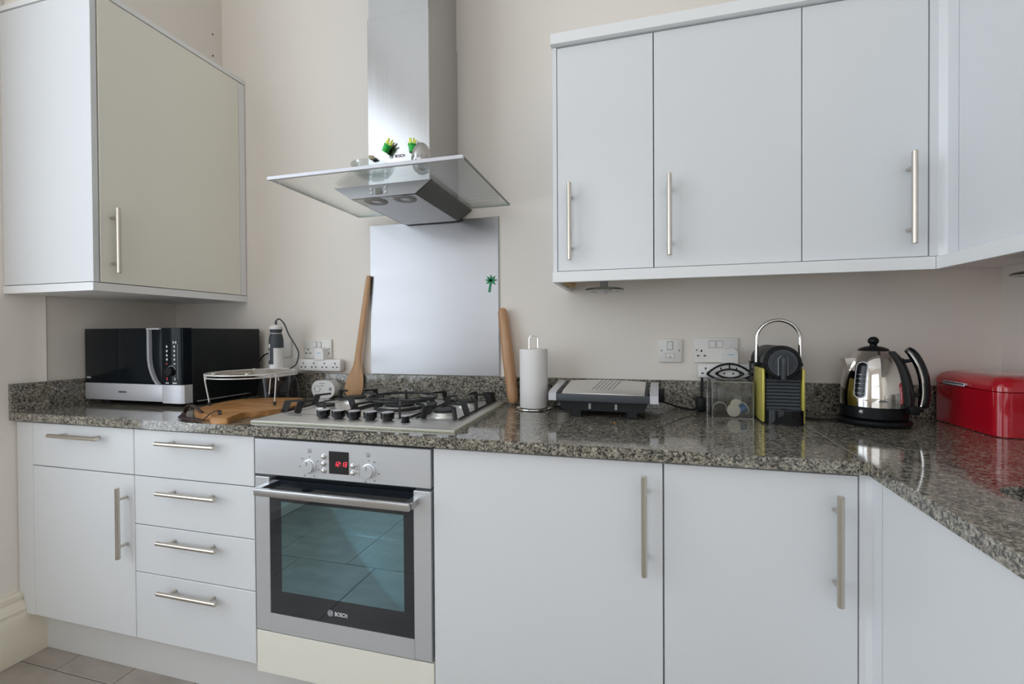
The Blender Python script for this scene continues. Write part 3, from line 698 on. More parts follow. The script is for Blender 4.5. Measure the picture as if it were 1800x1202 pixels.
for x, y, r in burn:
    a, b = HL(x, y)
    bb = obj('burner', G().lathe([(r*1.15, .0095), (r*1.12, .0125), (r*.98, .013), (r*.98, .0235), (r*.80, .025), (0, .025)], (a, b), 32), 'hobsteel', hb)
    g = G().lathe([(r*.80, .0245), (r*.92, .0255), (r*.92, .0300), (r*.84, .0325), (0, .0325)], (a, b), 32)
    obj('burner_cap', g, 'blackmat', bb)
    if r > .05: obj('outer_ring', G().torus((a, b, .018), r*1.45, .006, 40, 8), 'blackmat', bb)
def post(g, px, py, tx, ty, ln, top=.050):
    a, b = HL(px, py); c_, d_ = HL(tx, ty); v = Vector((c_-a, d_-b, 0)).normalized()
    p = Vector((a, b, 0)); q = p+v*.012; e = p+v*ln
    g.bar(p+Vector((0, 0, .0100)), q+Vector((0, 0, top-.004)), .0075, .020, v)
    g.bar(q-v*.008+Vector((0, 0, top-.004)), e+Vector((0, 0, top-.001)), .006, .007)
def grate(px0, px1, py0, py1, posts):
    g = G()
    for p in (((px1, py0), (px1, py1)), ((px0, py1), (px0, py0))):
        g.bar((*HL(*p[0]), .0135), (*HL(*p[1]), .0135), .005, .005)
    for q in posts: post(g, *q)
    return g
y0_, y1_ = -.440, -.062
obj('pan_support', grate(-.043, .178, y0_, y1_, [(-.043, -.425, .075, -.370, .066), (.022, y0_, .075, -.360, .055), (.130, y0_, .075, -.36, .055), (.178, -.34, .075, -.36, .07),
    (-.043, -.27, .06, -.165, .06), (-.043, -.115, .065, -.165, .06), (.10, y1_, .065, -.165, .065), (.178, -.19, .065, -.165, .07)]), 'blackmat', hb)
g = grate(.200, .445, y0_, y1_, [(.235, y0_, .325, -.285, .115), (.410, y0_, .325, -.285, .095), (.235, y1_, .325, -.285, .11), (.410, y1_, .325, -.285, .11), (.200, -.25, .325, -.285, .05), (.445, -.25, .325, -.285, .05)])
g.torus((*HL(.325, -.262), .0495), .122, .0048, 48, 8)
g.bar((*HL(.2, -.30), .044), (*HL(.445, -.31), .044), .008, .008)
obj('pan_support', g, 'blackmat', hb, 'middle pan support with a round wok ring')
obj('pan_support', grate(.467, .612, y0_, y1_, [(.490, y0_, .535, -.375, .05), (.600, y0_, .535, -.375, .05), (.612, -.36, .535, -.375, .055), (.612, -.27, .54, -.175, .07), (.612, -.12, .54, -.175, .06),
    (.54, y1_, .54, -.175, .075), (.467, -.2, .54, -.175, .045), (.467, -.36, .535, -.375, .04), (.612, y1_, .54, -.175, .05)]), 'blackmat', hb)

# ------------------------------------------------------------------ microwave
mwv = thing('microwave', 'black microwave oven with silver lower trim and curved silver door handle', 'microwave', (-.79, -.21, .91))
obj('body', G().box(-1.046, -.530, -.362, -.035, .9255, 1.2165, .004, 2), 'mwbody', mwv)
md = obj('door', G().box(-1.0525, -.6362, -.400, -.3625, .9975, 1.2185, .003, 2), 'mwglass', mwv)
obj('door_trim', G().box(-1.0525, -.6362, -.4005, -.3625, .9295, .9970, .002, 2), 'silver', md, 'silver strip along the bottom of the door')
pth = [(-.699, 1.2125), (-.699, 1.15), (-.6985, 1.10), (-.694, 1.068), (-.684, 1.040), (-.670, 1.015), (-.655, .9985)]
g = G(); n = len(pth); ws = [.025]*4+[.025, .026, .027]
for i in range(n-1):
    (xa, za), (xb, zb) = pth[i], pth[i+1]; wa, wb = ws[i], ws[i+1]
    for s0 in (0,):
        g._add([(xa-wa*.5, -.402, za), (xa+wa*.5, -.412, za), (xb+wb*.5, -.412, zb), (xb-wb*.5, -.402, zb),
                (xa-wa*.5, -.3995, za), (xa+wa*.5, -.3995, za), (xb+wb*.5, -.3995, zb), (xb-wb*.5, -.3995, zb)],
               [(0, 1, 2, 3), (7, 6, 5, 4), (0, 3, 7, 4), (1, 5, 6, 2), (0, 4, 5, 1), (3, 2, 6, 7)])
g.box(-.7045, -.638, -.4095, -.3995, 1.2120, 1.2180, .001, 1)
obj('handle', g, 'silver', md, 'curved silver handle strip')
lettering('SAMSUNG', .0095, 'mark', md, at(-.8445, -.4012, .9635), 'lettering', .0003)
lettering('ultra', .0125, 'lightmark', md, at(-1.0300, -.4008, 1.0195), 'lettering', .0003)
mc = obj('control_panel', G().prism([(-.6348, -.400), (-.549, -.400), (-.538, -.394), (-.5335, -.3625), (-.6348, -.3625)], .9975, 1.2185, bev=.001, seg=1), 'mwglass', mwv)
obj('panel_trim', G().prism([(-.6348, -.4005), (-.546, -.4005), (-.534, -.393), (-.531, -.3625), (-.6348, -.3625)], .9255, .9970, bev=.001, seg=1), 'silver', mc, 'silver strip below the controls')
kx, kz = -.590, 1.050
o = obj('dial', G().lathe([(.0175, -.400), (.0175, -.411), (.015, -.414), (0, -.414)], (kx, kz), 28, axis='y'), 'black', mc)
obj('dial_scale', G().tube([(kx+.0215*math.cos(R(a)), -.4005, kz+.0215*math.sin(R(a))) for a in range(20, 165, 8)], .0007, 5), 'lightmark', mc)
g = G()
for i, z in enumerate((1.146, 1.129, 1.112, 1.096)):
    for x in (-.611, -.5735): g.box(x-.0035, x+.0035, -.4006, -.3998, z-.0032, z+.0032).box(x-.0015, x+.0015, -.4009, -.3998, z-.0045, z+.0045)
for x in (-.578, -.566): g.box(x-.003, x+.003, -.4006, -.3998, 1.158, 1.166)
for x, w_ in ((-.611, .008), (-.573, .010)): g.box(x-w_, x+w_, -.4006, -.3998, .9995+.003, 1.0065)
g.box(-.577, -.569, -.4006, -.3998, 1.0765, 1.0815).box(-.574, -.570, -.4006, -.3998, 1.015, 1.026).box(-.5585, -.5580, -.4004, -.3998, 1.02, 1.155)
obj('panel_symbols', g, 'lightmark', mc, kind='stuff')
obj('red_symbols', G().box(-.615, -.609, -.4007, -.3998, 1.0765, 1.0815).box(-.613, -.609, -.4007, -.3998, 1.015, 1.027), 'redmark', mc, kind='stuff')
for x, y in ((-1.01, -.34), (-.57, -.34), (-1.01, -.08), (-.57, -.08)): obj('foot', G().cyl((x, y, .9105), (x, y, .9255), .014, seg=14), 'rubber', mwv)
obj('base_rail', G().bar((-.5295, -.345, .9285), (-.5295, -.10, .9285), .002, .004), 'grey', mwv)

# ------------------------------------------------------------------ cutting board + strap + rack
cbv = [(-.268, -.560), (-.318, -.532), (-.352, -.498), (-.386, -.406), (-.397, -.300), (-.330, -.222), (-.245, -.190), (-.165, -.195), (-.120, -.250), (-.068, -.330), (-.055, -.400), (-.066, -.437), (-.092, -.490), (-.122, -.520), (-.110, -.570), (-.094, -.610), (-.148, -.618), (-.185, -.585), (-.215, -.575)]
cb = thing('cutting_board', 'irregular olive-wood board lying beside the microwave', 'board', (-.22, -.40, .91))
obj('plank', G().prism([(p.x, p.y) for p in bez([Vector((a, b, 0)) for a, b in cbv+[cbv[0]]], 4)[:-1]], .9105, .9300, bev=.003, seg=2), 'board', cb)
g = G()
def strap(pts, wd=.014, th=.002):
    q = bez(pts, 6)
    for a, b in zip(q, q[1:]): g.bar(a, b, wd, th)
strap([(-.250, -.560, .932), (-.285, -.565, .955), (-.318, -.556, .950), (-.345, -.545, .925), (-.330, -.572, .9140), (-.27, -.596, .9140)])
strap([(-.27, -.596, .9145), (-.225, -.614, .9145), (-.195, -.608, .918), (-.180, -.590, .938), (-.165, -.575, .945), (-.155, -.580, .932)], .011)
strap([(-.345, -.548, .925), (-.31, -.575, .916), (-.255, -.585, .9165), (-.20, -.600, .915)], .014)
obj('strap', g, 'leather', cb, 'dark leather hanging strap')

rk = thing('cooling_rack', 'round wire cooling rack on thin legs standing on the wooden board', 'rack', (-.273, -.339, .93))
zc = 1.046; rc = (-.273, -.339)
obj('rim', G().torus((*rc, zc), .148, .0028, 56, 8).torus((*rc, zc-.011), .1465, .0022, 56, 8), 'wire', rk)
g = G()
for k in range(-3, 4):
    o_ = k*.038; h = math.sqrt(max(0, .147**2-o_*o_))
    g.cyl((rc[0]-h*.8+o_*.6, rc[1]-h*.6-o_*.8, zc+.002), (rc[0]+h*.8+o_*.6, rc[1]+h*.6-o_*.8, zc+.002), .0011, seg=6)
for o_ in (-.07, 0, .07):
    h = math.sqrt(.147**2-o_*o_); g.cyl((rc[0]+h*.6+o_*.8, rc[1]-h*.8+o_*.6, zc-.002), (rc[0]-h*.6+o_*.8, rc[1]+h*.8+o_*.6, zc-.002), .0018, seg=6)
obj('wires', g, 'ringw', rk)
for lx, ly in ((-.368, -.433), (-.311, -.214), (-.139, -.369)):
    v = (Vector((lx, ly, 0))-Vector((*rc, 0))).normalized(); e = Vector((*rc, 0))+v*.150
    o = obj('leg', G().tube(bez([(rc[0]+v.x*.120, rc[1]+v.y*.120, zc-.003), (rc[0]+v.x*.143, rc[1]+v.y*.143, zc-.004), (rc[0]+v.x*.147, rc[1]+v.y*.147, zc-.016), (lx, ly, .942)], 6), .0024, 8), 'wire', rk)
    obj('rubber_foot', G().lathe([(0, .9305), (.0052, .9305), (.0058, .936), (.0045, .944), (0, .944)], (lx, ly), 12), 'rubber', o)
    q = Vector((lx, ly, 0)); sd = Vector((-v.y, v.x, 0))*.012
    obj('short_peg', G().tube([(rc[0]+v.x*.14+sd.x, rc[1]+v.y*.14+sd.y, zc-.002), (rc[0]+v.x*.145+sd.x, rc[1]+v.y*.145+sd.y, zc-.026)], .0022, 8), 'wire', rk)
for a in (250, 310, 130): obj('joint_clip', G().box(rc[0]+.128*math.cos(R(a))-.006, rc[0]+.128*math.cos(R(a))+.006, rc[1]+.128*math.sin(R(a))-.005, rc[1]+.128*math.sin(R(a))+.005, zc-.004, zc+.006, .001, 1), 'brass', rk)

# ------------------------------------------------------------------ hand blender in its chopper bowl
bl = thing('hand_blender', 'grey and white hand blender set upright on a clear chopper bowl', 'blender', (-.362, -.118, .91))
bc = (-.362, -.118)
obj('bowl', G().lathe([(0, .9105), (.065, .9105), (.068, .914), (.082, 1.012), (.084, 1.018), (.081, 1.018), (.066, .917), (0, .915)], bc, 36), 'jar', bl, 'smoky clear chopper bowl')
obj('lid', G().lathe([(.0840, 1.014), (.0860, 1.016), (.0860, 1.030), (.072, 1.038), (.045, 1.044), (0, 1.044)], bc, 36), 'wplastic', bl, 'white bowl lid')
obj('blade_shaft', G().lathe([(.010, .916), (.010, 1.01), (.018, 1.02)], bc, 16).bar((bc[0]-.05, bc[1], .935), (bc[0]+.05, bc[1], .94), .014, .002), 'grey', bl)
obj('motor_body', G().lathe([(0.0285, 1.044), (0.0285, 1.135), (0.0283, 1.160), (0.0266, 1.178), (0.0228, 1.192), (0.0213, 1.199), (0.0243, 1.211)], bc, 36), 'wplastic', bl)
obj('grip', G().lathe([(0.0291, 1.132), (0.0293, 1.150), (0.0285, 1.168), (0.0258, 1.184), (0.0220, 1.195), (0.0217, 1.200), (0.0255, 1.2125)], bc, 36).lathe([(0.0292, 1.062), (0.0295, 1.067), (0.0293, 1.135)], bc, 12, 205, 290), 'dgrey', bl, 'slate grey rubber grip')
obj('cap', G().lathe([(0.0262, 1.2125), (0.0275, 1.216), (0.0258, 1.224), (0.0182, 1.231), (0.0061, 1.233), (0, 1.233)], bc, 36), 'wplastic', bl, 'white domed cap')
a = R(252); obj('button', G().ball((bc[0]+0.0285*math.cos(a), bc[1]+0.0285*math.sin(a), 1.140), 0.0042, .0042, .011, 12), 'wplastic', bl)
g = G(); 
for k in range(7): a = R(250); g.box(bc[0]+0.0297*math.cos(a)-.0018, bc[0]+0.0297*math.cos(a)+.0018, bc[1]+0.0297*math.sin(a)-.0006, bc[1]+0.0297*math.sin(a)+.0006, 1.080+k*.0062, 1.0845+k*.0062)
obj('vertical_marks', g, 'lightmark', bl, kind='stuff')
obj('cord', G().tube(bez([(bc[0]-.001, bc[1], 1.230), (bc[0]+.002, bc[1]-.002, 1.248), (bc[0]+.018, bc[1], 1.257), (bc[0]+.036, bc[1]+.008, 1.235), (bc[0]+.052, bc[1]+.015, 1.19), (bc[0]+.083, bc[1]+.02, 1.14),
    (bc[0]+.098, bc[1]+.02, 1.105), (bc[0]+.090, bc[1]+.012, 1.06), (bc[0]+.068, bc[1], 1.035), (bc[0]+.098, bc[1]+.01, .99), (bc[0]+.098, bc[1]+.02, .915)], 8), .0032, 8), 'dgrey', bl)
obj('cord_sleeve', G().cyl((bc[0]-.001, bc[1], 1.230), (bc[0]+.001, bc[1]-.001, 1.247), .006, .004, 12), 'dgrey', bl)

# ------------------------------------------------------------------ sockets
def holes(g, cx, cz, y, s=1):
    g.box(cx-.0025*s, cx+.0025*s, y-.0006, y+.0003, cz+.006*s, cz+.014*s)
    for sx in (-1, 1): g.box(cx+sx*.011*s-.004*s, cx+sx*.011*s+.004*s, y-.0006, y+.0003, cz-.010*s, cz-.005*s)
def plate(name, lab, x0, x1, z0, z1, m='offw', cat='socket', d=.010):
    u = thing(name, lab, cat, ((x0+x1)/2, 0, z0))
    obj('face_plate', G().box(x0, x1, -d, -.0004, z0, z1, .003, 2), m, u)
    return u
def double_socket(lab, x0, x1, z0, z1):
    u = plate('double_socket', lab, x0, x1, z0, z1); cx = (x0+x1)/2; zt = z1-.022; q = -.010
    for sx in (-.0125, .0125):
        obj('rocker', G().box(cx+sx-.0105, cx+sx+.0105, q-.0008, q+.001, zt-.014, zt+.012), 'mark', u)
        obj('rocker_face', G().box(cx+sx-.0095, cx+sx+.0095, q-.0035, q, zt-.013, zt+.011, .001, 1), 'offw', u)
    g = G()
    for sx in (-1, 1): holes(g, cx+sx*.048, z0+.032, q)
    obj('pin_holes', g, 'hole', u, kind='stuff')
    for sx in (-1, 1): obj('screw', G().lathe([(.004, q), (.0035, q-.001), (0, q-.0012)], (cx+sx*.064, z0+.045), 10, axis='y'), 'grey', u)
    return u
double_socket('ivory double socket above the alarm, between hand blender and wooden spoon', -.3130, -.1660, 1.080, 1.1660)
double_socket('ivory double socket between the fused switch and yellow coffee machine', 1.3500, 1.4985, 1.0800, 1.1690)
def adapter(lab, x0, x1, z0, z1, px, pz1):
    u = thing('socket_adapter', lab, 'adapter', ((x0+x1)/2, -.03, z0))
    obj('block', G().box(x0, x1, -.040, -.011, z0, z1, .006, 3), 'wplastic', u)
    obj('plug_body', G().prism([(px-.023, z1-.002), (px+.023, z1-.002), (px+.023, pz1-.018), (px+.016, pz1-.004), (px+.006, pz1), (px-.006, pz1), (px-.016, pz1-.004), (px-.023, pz1-.018)], -.0465, -.011, 'y', bev=.004), 'wplastic', u)
    g = G(); n = 4
    for k in range(n): holes(g, x0+(x1-x0)*(k+.5)/n, (z0+z1)/2-.001, -.0400, .95)
    obj('pin_holes', g, 'hole', u, kind='stuff')
    obj('blue_print', G().box(px-.011, px+.011, -.0471, -.046, pz1-.024, pz1-.0215), 'bluemark', u)
adapter('white four-way socket adapter over the carbon monoxide alarm', -.3165, -.0985, 1.0260, 1.0790, -.2035, 1.1300)
adapter('white four-way socket adapter partly hidden by the clear capsule box', 1.3610, 1.5600, 1.0280, 1.0775, 1.466, 1.1330)
u = plate('fused_switch', 'single ivory fused spur switch above the grill', 1.2290, 1.3115, 1.0795, 1.1660, cat='switch'); q = -.010
obj('rocker', G().box(1.2590, 1.2780, q-.0008, q+.001, 1.1250, 1.1560), 'mark', u); obj('rocker_face', G().box(1.2600, 1.2770, q-.004, q, 1.1262, 1.1548, .001, 1), 'wplastic', u)
obj('fuse_cover', G().box(1.2545, 1.2850, q-.0008, q+.001, 1.0955, 1.1130), 'mark', u); obj('fuse_face', G().box(1.2552, 1.2843, q-.0018, q, 1.0962, 1.1123), 'offw', u)
for x, z in ((1.2385, 1.1230), (1.3010, 1.1230), (1.2700, 1.0995)): obj('screw', G().lathe([(.0033, q-.0012), (.003, q-.0022), (0, q-.0024)], (x, z), 10, axis='y'), 'grey', u)
u = plate('single_socket', 'ivory wall socket plate half hidden behind the hand blender', -.4660, -.3830, 1.0850, 1.1700)
obj('rocker_face', G().box(-.433, -.415, -.0135, -.009, 1.118, 1.146, .001, 1), 'wplastic', u)
u = thing('wall_stub', 'small grey cable clip on the wall above the microwave cord', 'clip', (-.493, -.01, 1.145))
obj('clip', G().box(-.4985, -.4875, -.012, -.0005, 1.141, 1.1545, .001, 1), 'grey', u)
obj('cord', G().tube(bez([(-.55, -.025, 1.06), (-.515, -.026, 1.095), (-.475, -.02, 1.105), (-.452, -.02, 1.09), (-.463, -.022, 1.055), (-.49, -.024, 1.02)], 8), .003, 8), 'black', mwv)

# carbon monoxide alarm
u = thing('carbon_monoxide_alarm', 'white oval carbon monoxide alarm leaning on the upstand behind the hob', 'alarm', (-.165, -.045, .91))
def stadium(x0, x1, z0, z1, n=12):
    r = (z1-z0)/2; zc_ = (z0+z1)/2; o = []
    for k in range(n+1): t = R(-90+180*k/n); o.append((x1-r+r*math.cos(t), zc_+r*math.sin(t)))
    for k in range(n+1): t = R(90+180*k/n); o.append((x0+r+r*math.cos(t), zc_+r*math.sin(t)))
    return o
obj('case', G().prism(stadium(-.230, -.112, .9105, .9880), -.062, -.021, 'y', bev=.004), 'wplastic', u)
obj('test_ring', G().torus((-.200, -.0623, .951), .014, .0008, 28, 6, 'y'), 'mark', u)
g = G()
for k in range(4): g.box(-.140+k*.0034, -.1382+k*.0034, -.0626, -.0618, .944, .958)
for a in (0, 180): g.box(-.200+.0175*math.cos(R(a))-.002, -.200+.0175*math.cos(R(a))+.002, -.0626, -.0618, .950, .952)
g.box(-.190, -.162, -.0625, -.0618, .9745, .9765)
obj('vents', g, 'mark', u, kind='stuff')
obj('status_print', G().box(-.185, -.168, -.0625, -.0618, .963, .968), 'grey', u)

# wooden spoon
u = thing('wooden_spoon', 'long wooden spatula spoon leaning on the wall beside steel splashback', 'spoon', (-.03, -.045, .912))
def leaf(pr, y0, y1, th):
    g = G(); L_ = []
    zt = pr[-1][0]; z0_ = pr[0][0]
    for z, cx, hw in pr:
        y = y0+(y1-y0)*(z-z0_)/(zt-z0_)
        L_.append([g.bm.verts.new(p) for p in ((cx-hw, y, z), (cx-hw*.6, y-th/2, z), (cx+hw*.6, y-th/2, z), (cx+hw, y, z), (cx+hw*.6, y+th/2, z), (cx-hw*.6, y+th/2, z))])
    for a, b in zip(L_, L_[1:]):
        for k in range(6): g.bm.faces.new((a[k], a[(k+1) % 6], b[(k+1) % 6], b[k]))
    g.bm.faces.new(L_[0][::-1]); g.bm.faces.new(L_[-1])
    return g
obj('spoon_body', leaf([(.9115, -.040, .020), (.918, -.040, .032), (.935, -.039, .0425), (.960, -.037, .0455), (.985, -.034, .044), (1.010, -.029, .037), (1.030, -.025, .029), (1.050, -.022, .0215), (1.070, -.020, .0185), (1.10, -.0165, .0168),
    (1.25, .004, .0150), (1.40, .0245, .0130), (1.435, .0290, .0120), (1.442, .030, .009)], -.034, -.0155, .012), 'spoon', u, sharp=50)
# rolling pin
u = thing('rolling_pin', 'plain wooden rolling pin leaning on the wall next to kitchen roll', 'rolling pin', (.686, -.055, .91))
pA, pB = Vector((.689, -.055, .9115)), Vector((.637, -.029, 1.285))
dd = (pB-pA); L0 = dd.length; dn = dd.normalized()
st = [(0, .012), (.004, .017), (.012, .0205), (.04, .0225), (L0*.5, .0235), (L0-.05, .0205), (L0-.018, .019), (L0-.006, .0155), (L0, .009)]
obj('pin', G().tube([pA+dn*(a+.004) for a, b in st], [b for a, b in st], 24), 'pin', u)

# kitchen roll
kr = thing('kitchen_roll_holder', 'wire kitchen roll holder with a loop top, next to rolling pin', 'holder', (.784, -.122, .91))
kc = (.784, -.122)
obj('base_ring', G().torus((*kc, .914), .064, .0033, 44, 8).torus((*kc, .9135), .030, .0025, 32, 8).cyl((kc[0]-.064, kc[1], .9135), (kc[0]+.064, kc[1], .9135), .0025, seg=8), 'chrome', kr)
obj('loop_rod', G().tube([(kc[0]-.0165, kc[1], .915), (kc[0]-.0165, kc[1], 1.165)]+[(kc[0]-.0165*math.cos(R(a)), kc[1], 1.165+.0165*math.sin(R(a))) for a in range(15, 180, 15)]+[(kc[0]+.0165, kc[1], 1.165), (kc[0]+.0165, kc[1], .915)], .0024, 8), 'chrome', kr)
g = G().lathe([(.022, .918), (.0505, .918), (.0515, .921), (.0515, 1.1275), (.0505, 1.131), (.022, 1.131), (.022, .918)], kc, 48, caps=False)
solo('kitchen_roll', g, 'paper', 'white roll of kitchen paper standing on its wire holder', 'paper roll')

# ------------------------------------------------------------------ panini grill (local coordinates, turned a little)
gr = thing('contact_grill', 'closed panini contact grill with silver lid and black body', 'grill', (1.045, -.145, .91), rz=R(-3))
obj('base', G().prism([(-.134, .028), (-.122, .022), (.122, .022), (.134, .028), (.145, .052), (-.145, .052)], -.10, .085, 'y', bev=.002), 'black', gr)
for fx in (-.085, .095): obj('foot', G().box(fx-.017, fx+.017, -.098, -.070, .0005, .026, .002, 1), 'black', gr)
for fx in (-.085, .095): obj('foot', G().box(fx-.015, fx+.015, .05, .075, .0005, .026, .002, 1), 'black', gr)
for fx in (-.040, .045): obj('latch_rib', G().box(fx-.004, fx+.004, -.1035, -.099, .028, .047, .001, 1), 'grey', gr)
obj('lower_plate', G().box(-.148, .148, -.102, .088, .0525, .0585), 'black', gr)
obj('upper_body', G().prism([(-.106, .054), (-.106, .072), (-.096, .0765), (.088, .098), (.088, .054)], -.1425, .1425, 'x', bev=.002), 'dgrey', gr)
# curved silver lid
g = G(); nx, ny = 14, 8; rows_ = []
for j in range(ny+1):
    y = -.100+.178*j/ny
    rows_.append([g.bm.verts.new((-.134+.268*i/nx, y, .0825+.0205*(j/ny)+.004*math.cos((i/nx-.5)*math.pi)-(.006 if j == 0 else 0))) for i in range(nx+1)])
for a, b in zip(rows_, rows_[1:]):
    for i in range(nx): g.bm.faces.new((a[i], a[i+1], b[i+1], b[i]))
r = bmesh.ops.extrude_face_region(g.bm, geom=list(g.bm.faces)); bmesh.ops.translate(g.bm, vec=(0, 0, -.012), verts=[q for q in r['geom'] if isinstance(q, bmesh.types.BMVert)])
ld = obj('lid', g, 'hobsteel', gr, 'gently domed silver lid')
for k in range(6):
    x = -.030+k*.013
    obj('lid_groove', G().bar((x-.006, -.072, .0897+.0008), (x+.012, .068, .1063), .0022, .0012), 'grey', ld)
for s in (-1, 1):
    g = G()
    g.prism([(-.116, .0545), (-.116, .0790), (-.104, .0840), (.060, .1045), (.068, .1010), (.068, .088), (-.085, .066), (-.100, .0545)], min(s*.1505, s*.1765), max(s*.1505, s*.1765), 'x', bev=.003)
    obj('handle_arm', g, 'silver', gr, 'silver side arm of the handle')
obj('handle_bar', G().box(-.150, .150, -.1195, -.103, .0535, .0770, .003, 2), 'dgrey', gr)
obj('hinge', G().box(.168, .196, -.02, .055, .045, .092, .006, 2), 'black', gr)
obj('cord', G().tube(bez([(1.215, -.135, .958), (1.25, -.125, .948), (1.29, -.11, .932), (1.33, -.085, .922), (1.37, -.066, .925)], 8), .0032, 8), 'black', gr, xf=inv(gr))
obj('cord', G().tube(bez([(.925, -.13, .916), (.895, -.125, .9155), (.868, -.12, .917), (.858, -.10, .9165), (.88, -.085, .916), (.93, -.09, .916)], 8), .003, 8), 'black', gr, xf=inv(gr))
u = thing('plug', 'black plug hanging behind the clear capsule box', 'plug', (1.375, -.05, .912))
obj('plug_body', G().box(1.353, 1.382, -.072, -.022, .914, .962, .006, 2), 'black', u)
obj('flex', G().tube(bez([(1.372, -.04, .96), (1.374, -.03, 1.0), (1.376, -.028, 1.03)], 6), .004, 8), 'black', u)

# ------------------------------------------------------------------ acrylic box, capsules, wire trivet
ax = thing('acrylic_box', 'clear acrylic box holding coffee capsules, next to coffee machine', 'box', (1.449, -.10, .91))
X0, X1, Y0, Y1, Z0, Z1, T = 1.388, 1.510, -.160, -.057, .9105, 1.028, .003
obj('front_pane', G().box(X0, X1, Y0, Y0+T, Z0, Z1), 'acryl', ax); obj('back_pane', G().box(X0, X1, Y1-T, Y1, Z0, Z1), 'acryl', ax)
obj('side_pane', G().box(X0, X0+T, Y0+T, Y1-T, Z0, Z1), 'acryl', ax); obj('side_pane', G().box(X1-T, X1, Y0+T, Y1-T, Z0, Z1), 'acryl', ax)
obj('floor_pane', G().box(X0+T, X1-T, Y0+T, Y1-T, Z0, Z0+T), 'acryl', ax)
g = G()
for a, b in (((X0, Y0), (X1, Y0)), ((X1, Y0), (X1, Y1)), ((X1, Y1), (X0, Y1)), ((X0, Y1), (X0, Y0))):
    g.bar((*a, Z1), (*b, Z1), .0036, .0036)
for a in ((X0, Y0), (X1, Y0), (X0, Y1), (X1, Y1)): g.bar((*a, Z0), (*a, Z1), .0026, .0026)
for a, b in (((X0, Y0), (X1, Y0)), ((X0, Y1), (X0, Y0))): g.bar((*a, Z0+.001), (*b, Z0+.001), .002, .002)
obj('polished_rim', g, 'acryledge', ax)
def capsule(lab, body, lid, loc, rot):
    u = bpy.data.objects.new('coffee_capsule', None); C.objects.link(u); u.location = loc; u.rotation_euler = rot; u.scale = (1.13, 1.13, 1.13); u.empty_display_size = .02
    u['label'] = lab; u['category'] = 'capsule'; u['group'] = 'coffee capsules in the clear box'; org[u] = Vector((0, 0, 0))
    obj('cup', G().lathe([(0, -.016), (.009, -.0155), (.0115, -.012), (.0150, .010), (.0156, .0115)], (0, 0), 24), body, u)
    obj('lid', G().lathe([(.0150, .0112), (.0186, .0116), (.0187, .0130), (.0175, .0133), (.012, .0136), (0, .0136)], (0, 0), 24), lid, u)
capsule('charcoal capsule with silver lid in the clear box', 'capdark', 'foilw', (1.417, -.134, .9335), (R(-62), R(6), 0))
capsule('pale ivory capsule lid facing out of the clear box', 'capdark', 'foil', (1.452, -.138, .9345), (R(86), 0, R(8)))
capsule('shiny blue capsule lying on its side in the clear box', 'capblue', 'foil', (1.4800, -.128, .9345), (R(70), R(0), R(118)))
capsule('ivory capsule behind the blue one in the clear box', 'caplime', 'foil', (1.470, -.094, .9400), (R(70), R(0), R(10)))
capsule('lime capsule against the far side of the clear box', 'caplime', 'caplime', (1.4790, -.078, .9330), (R(80), R(0), R(-70)))
tv = thing('wire_trivet', 'black lens-shaped wire trivet propped on the upstand behind the capsule box', 'trivet', (1.45, -.03, 1.0))
def arc(cx, cz, hw, h, y, n=24, s=1): return [(cx-hw+2*hw*k/n, y+.012*(0), cz+s*h*(1-((2*k/n-1)**2))) for k in range(n+1)]
obj('outer_loop', G().tube(arc(1.461, 1.043, .073, .0365, -.0515), .0034, 8).tube(arc(1.461, 1.043, .073, .024, -.0515, s=-1), .0034, 8), 'black', tv)
obj('inner_loop', G().tube(arc(1.461, 1.045, .045, .0155, -.0515), .0030, 8).tube(arc(1.461, 1.045, .045, .0150, -.0515, s=-1), .0030, 8), 'black', tv)
obj('cross_wire', G().cyl((1.461, -.0515, 1.0605), (1.461, -.0515, 1.0795), .0022, seg=8).cyl((1.461, -.0515, 1.014), (1.461, -.0515, 1.031), .0022, seg=8), 'black', tv)
obj('stand', G().cyl((1.42, -.0515, 1.021), (1.42, -.046, .911), .0025, seg=8).cyl((1.50, -.0515, 1.021), (1.50, -.046, .911), .0025, seg=8), 'black', tv)

# ------------------------------------------------------------------ coffee machine (local coordinates; front faces -y)
cf = thing('coffee_machine', 'black capsule coffee machine with lime yellow side panels', 'coffee machine', (1.577, -.150, .91), rz=R(-2))
obj('body', G().box(-.046, .050, -.062, .105, .010, .140, .004, 2).prism([(-.062, .130), (-.055, .160), (-.02, .205), (.08, .205), (.105, .175), (.105, .130)], -.046, .050, 'x', bev=.004), 'black', cf)
HX = -.002; HZ = .186
obj('head', G().lathe([(.0, .100), (.046, .100), (.050, .09), (.0505, -.055), (.049, -.062)], (HX-.002, HZ), 44, axis='y', caps=False), 'black', cf)
obj('head_ring', G().lathe([(.0500, -.050), (.0515, -.056), (.0515, -.085), (.0485, -.090), (.042, -.0905), (.0405, -.087), (.0405, -.060)], (HX, HZ), 44, axis='y', caps=False), 'black', cf)
obj('head_face', G().lathe([(.0405, -.088), (.033, -.0875), (.0315, -.0905), (.0272, -.0905), (.0260, -.0885), (0, -.0885)], (HX, HZ), 44, axis='y'), 'dgrey', cf)
obj('lever_surround', G().tube([(HX-.0125, -.090, .148), (HX-.0125, -.090, HZ+.008)]+[(HX-.0125*math.cos(R(q)), -.090, HZ+.008+.0125*math.sin(R(q))) for q in range(20, 180, 20)]+[(HX+.0125, -.090, HZ+.008), (HX+.0125, -.090, .148)], .0012, 6), 'grey', cf)
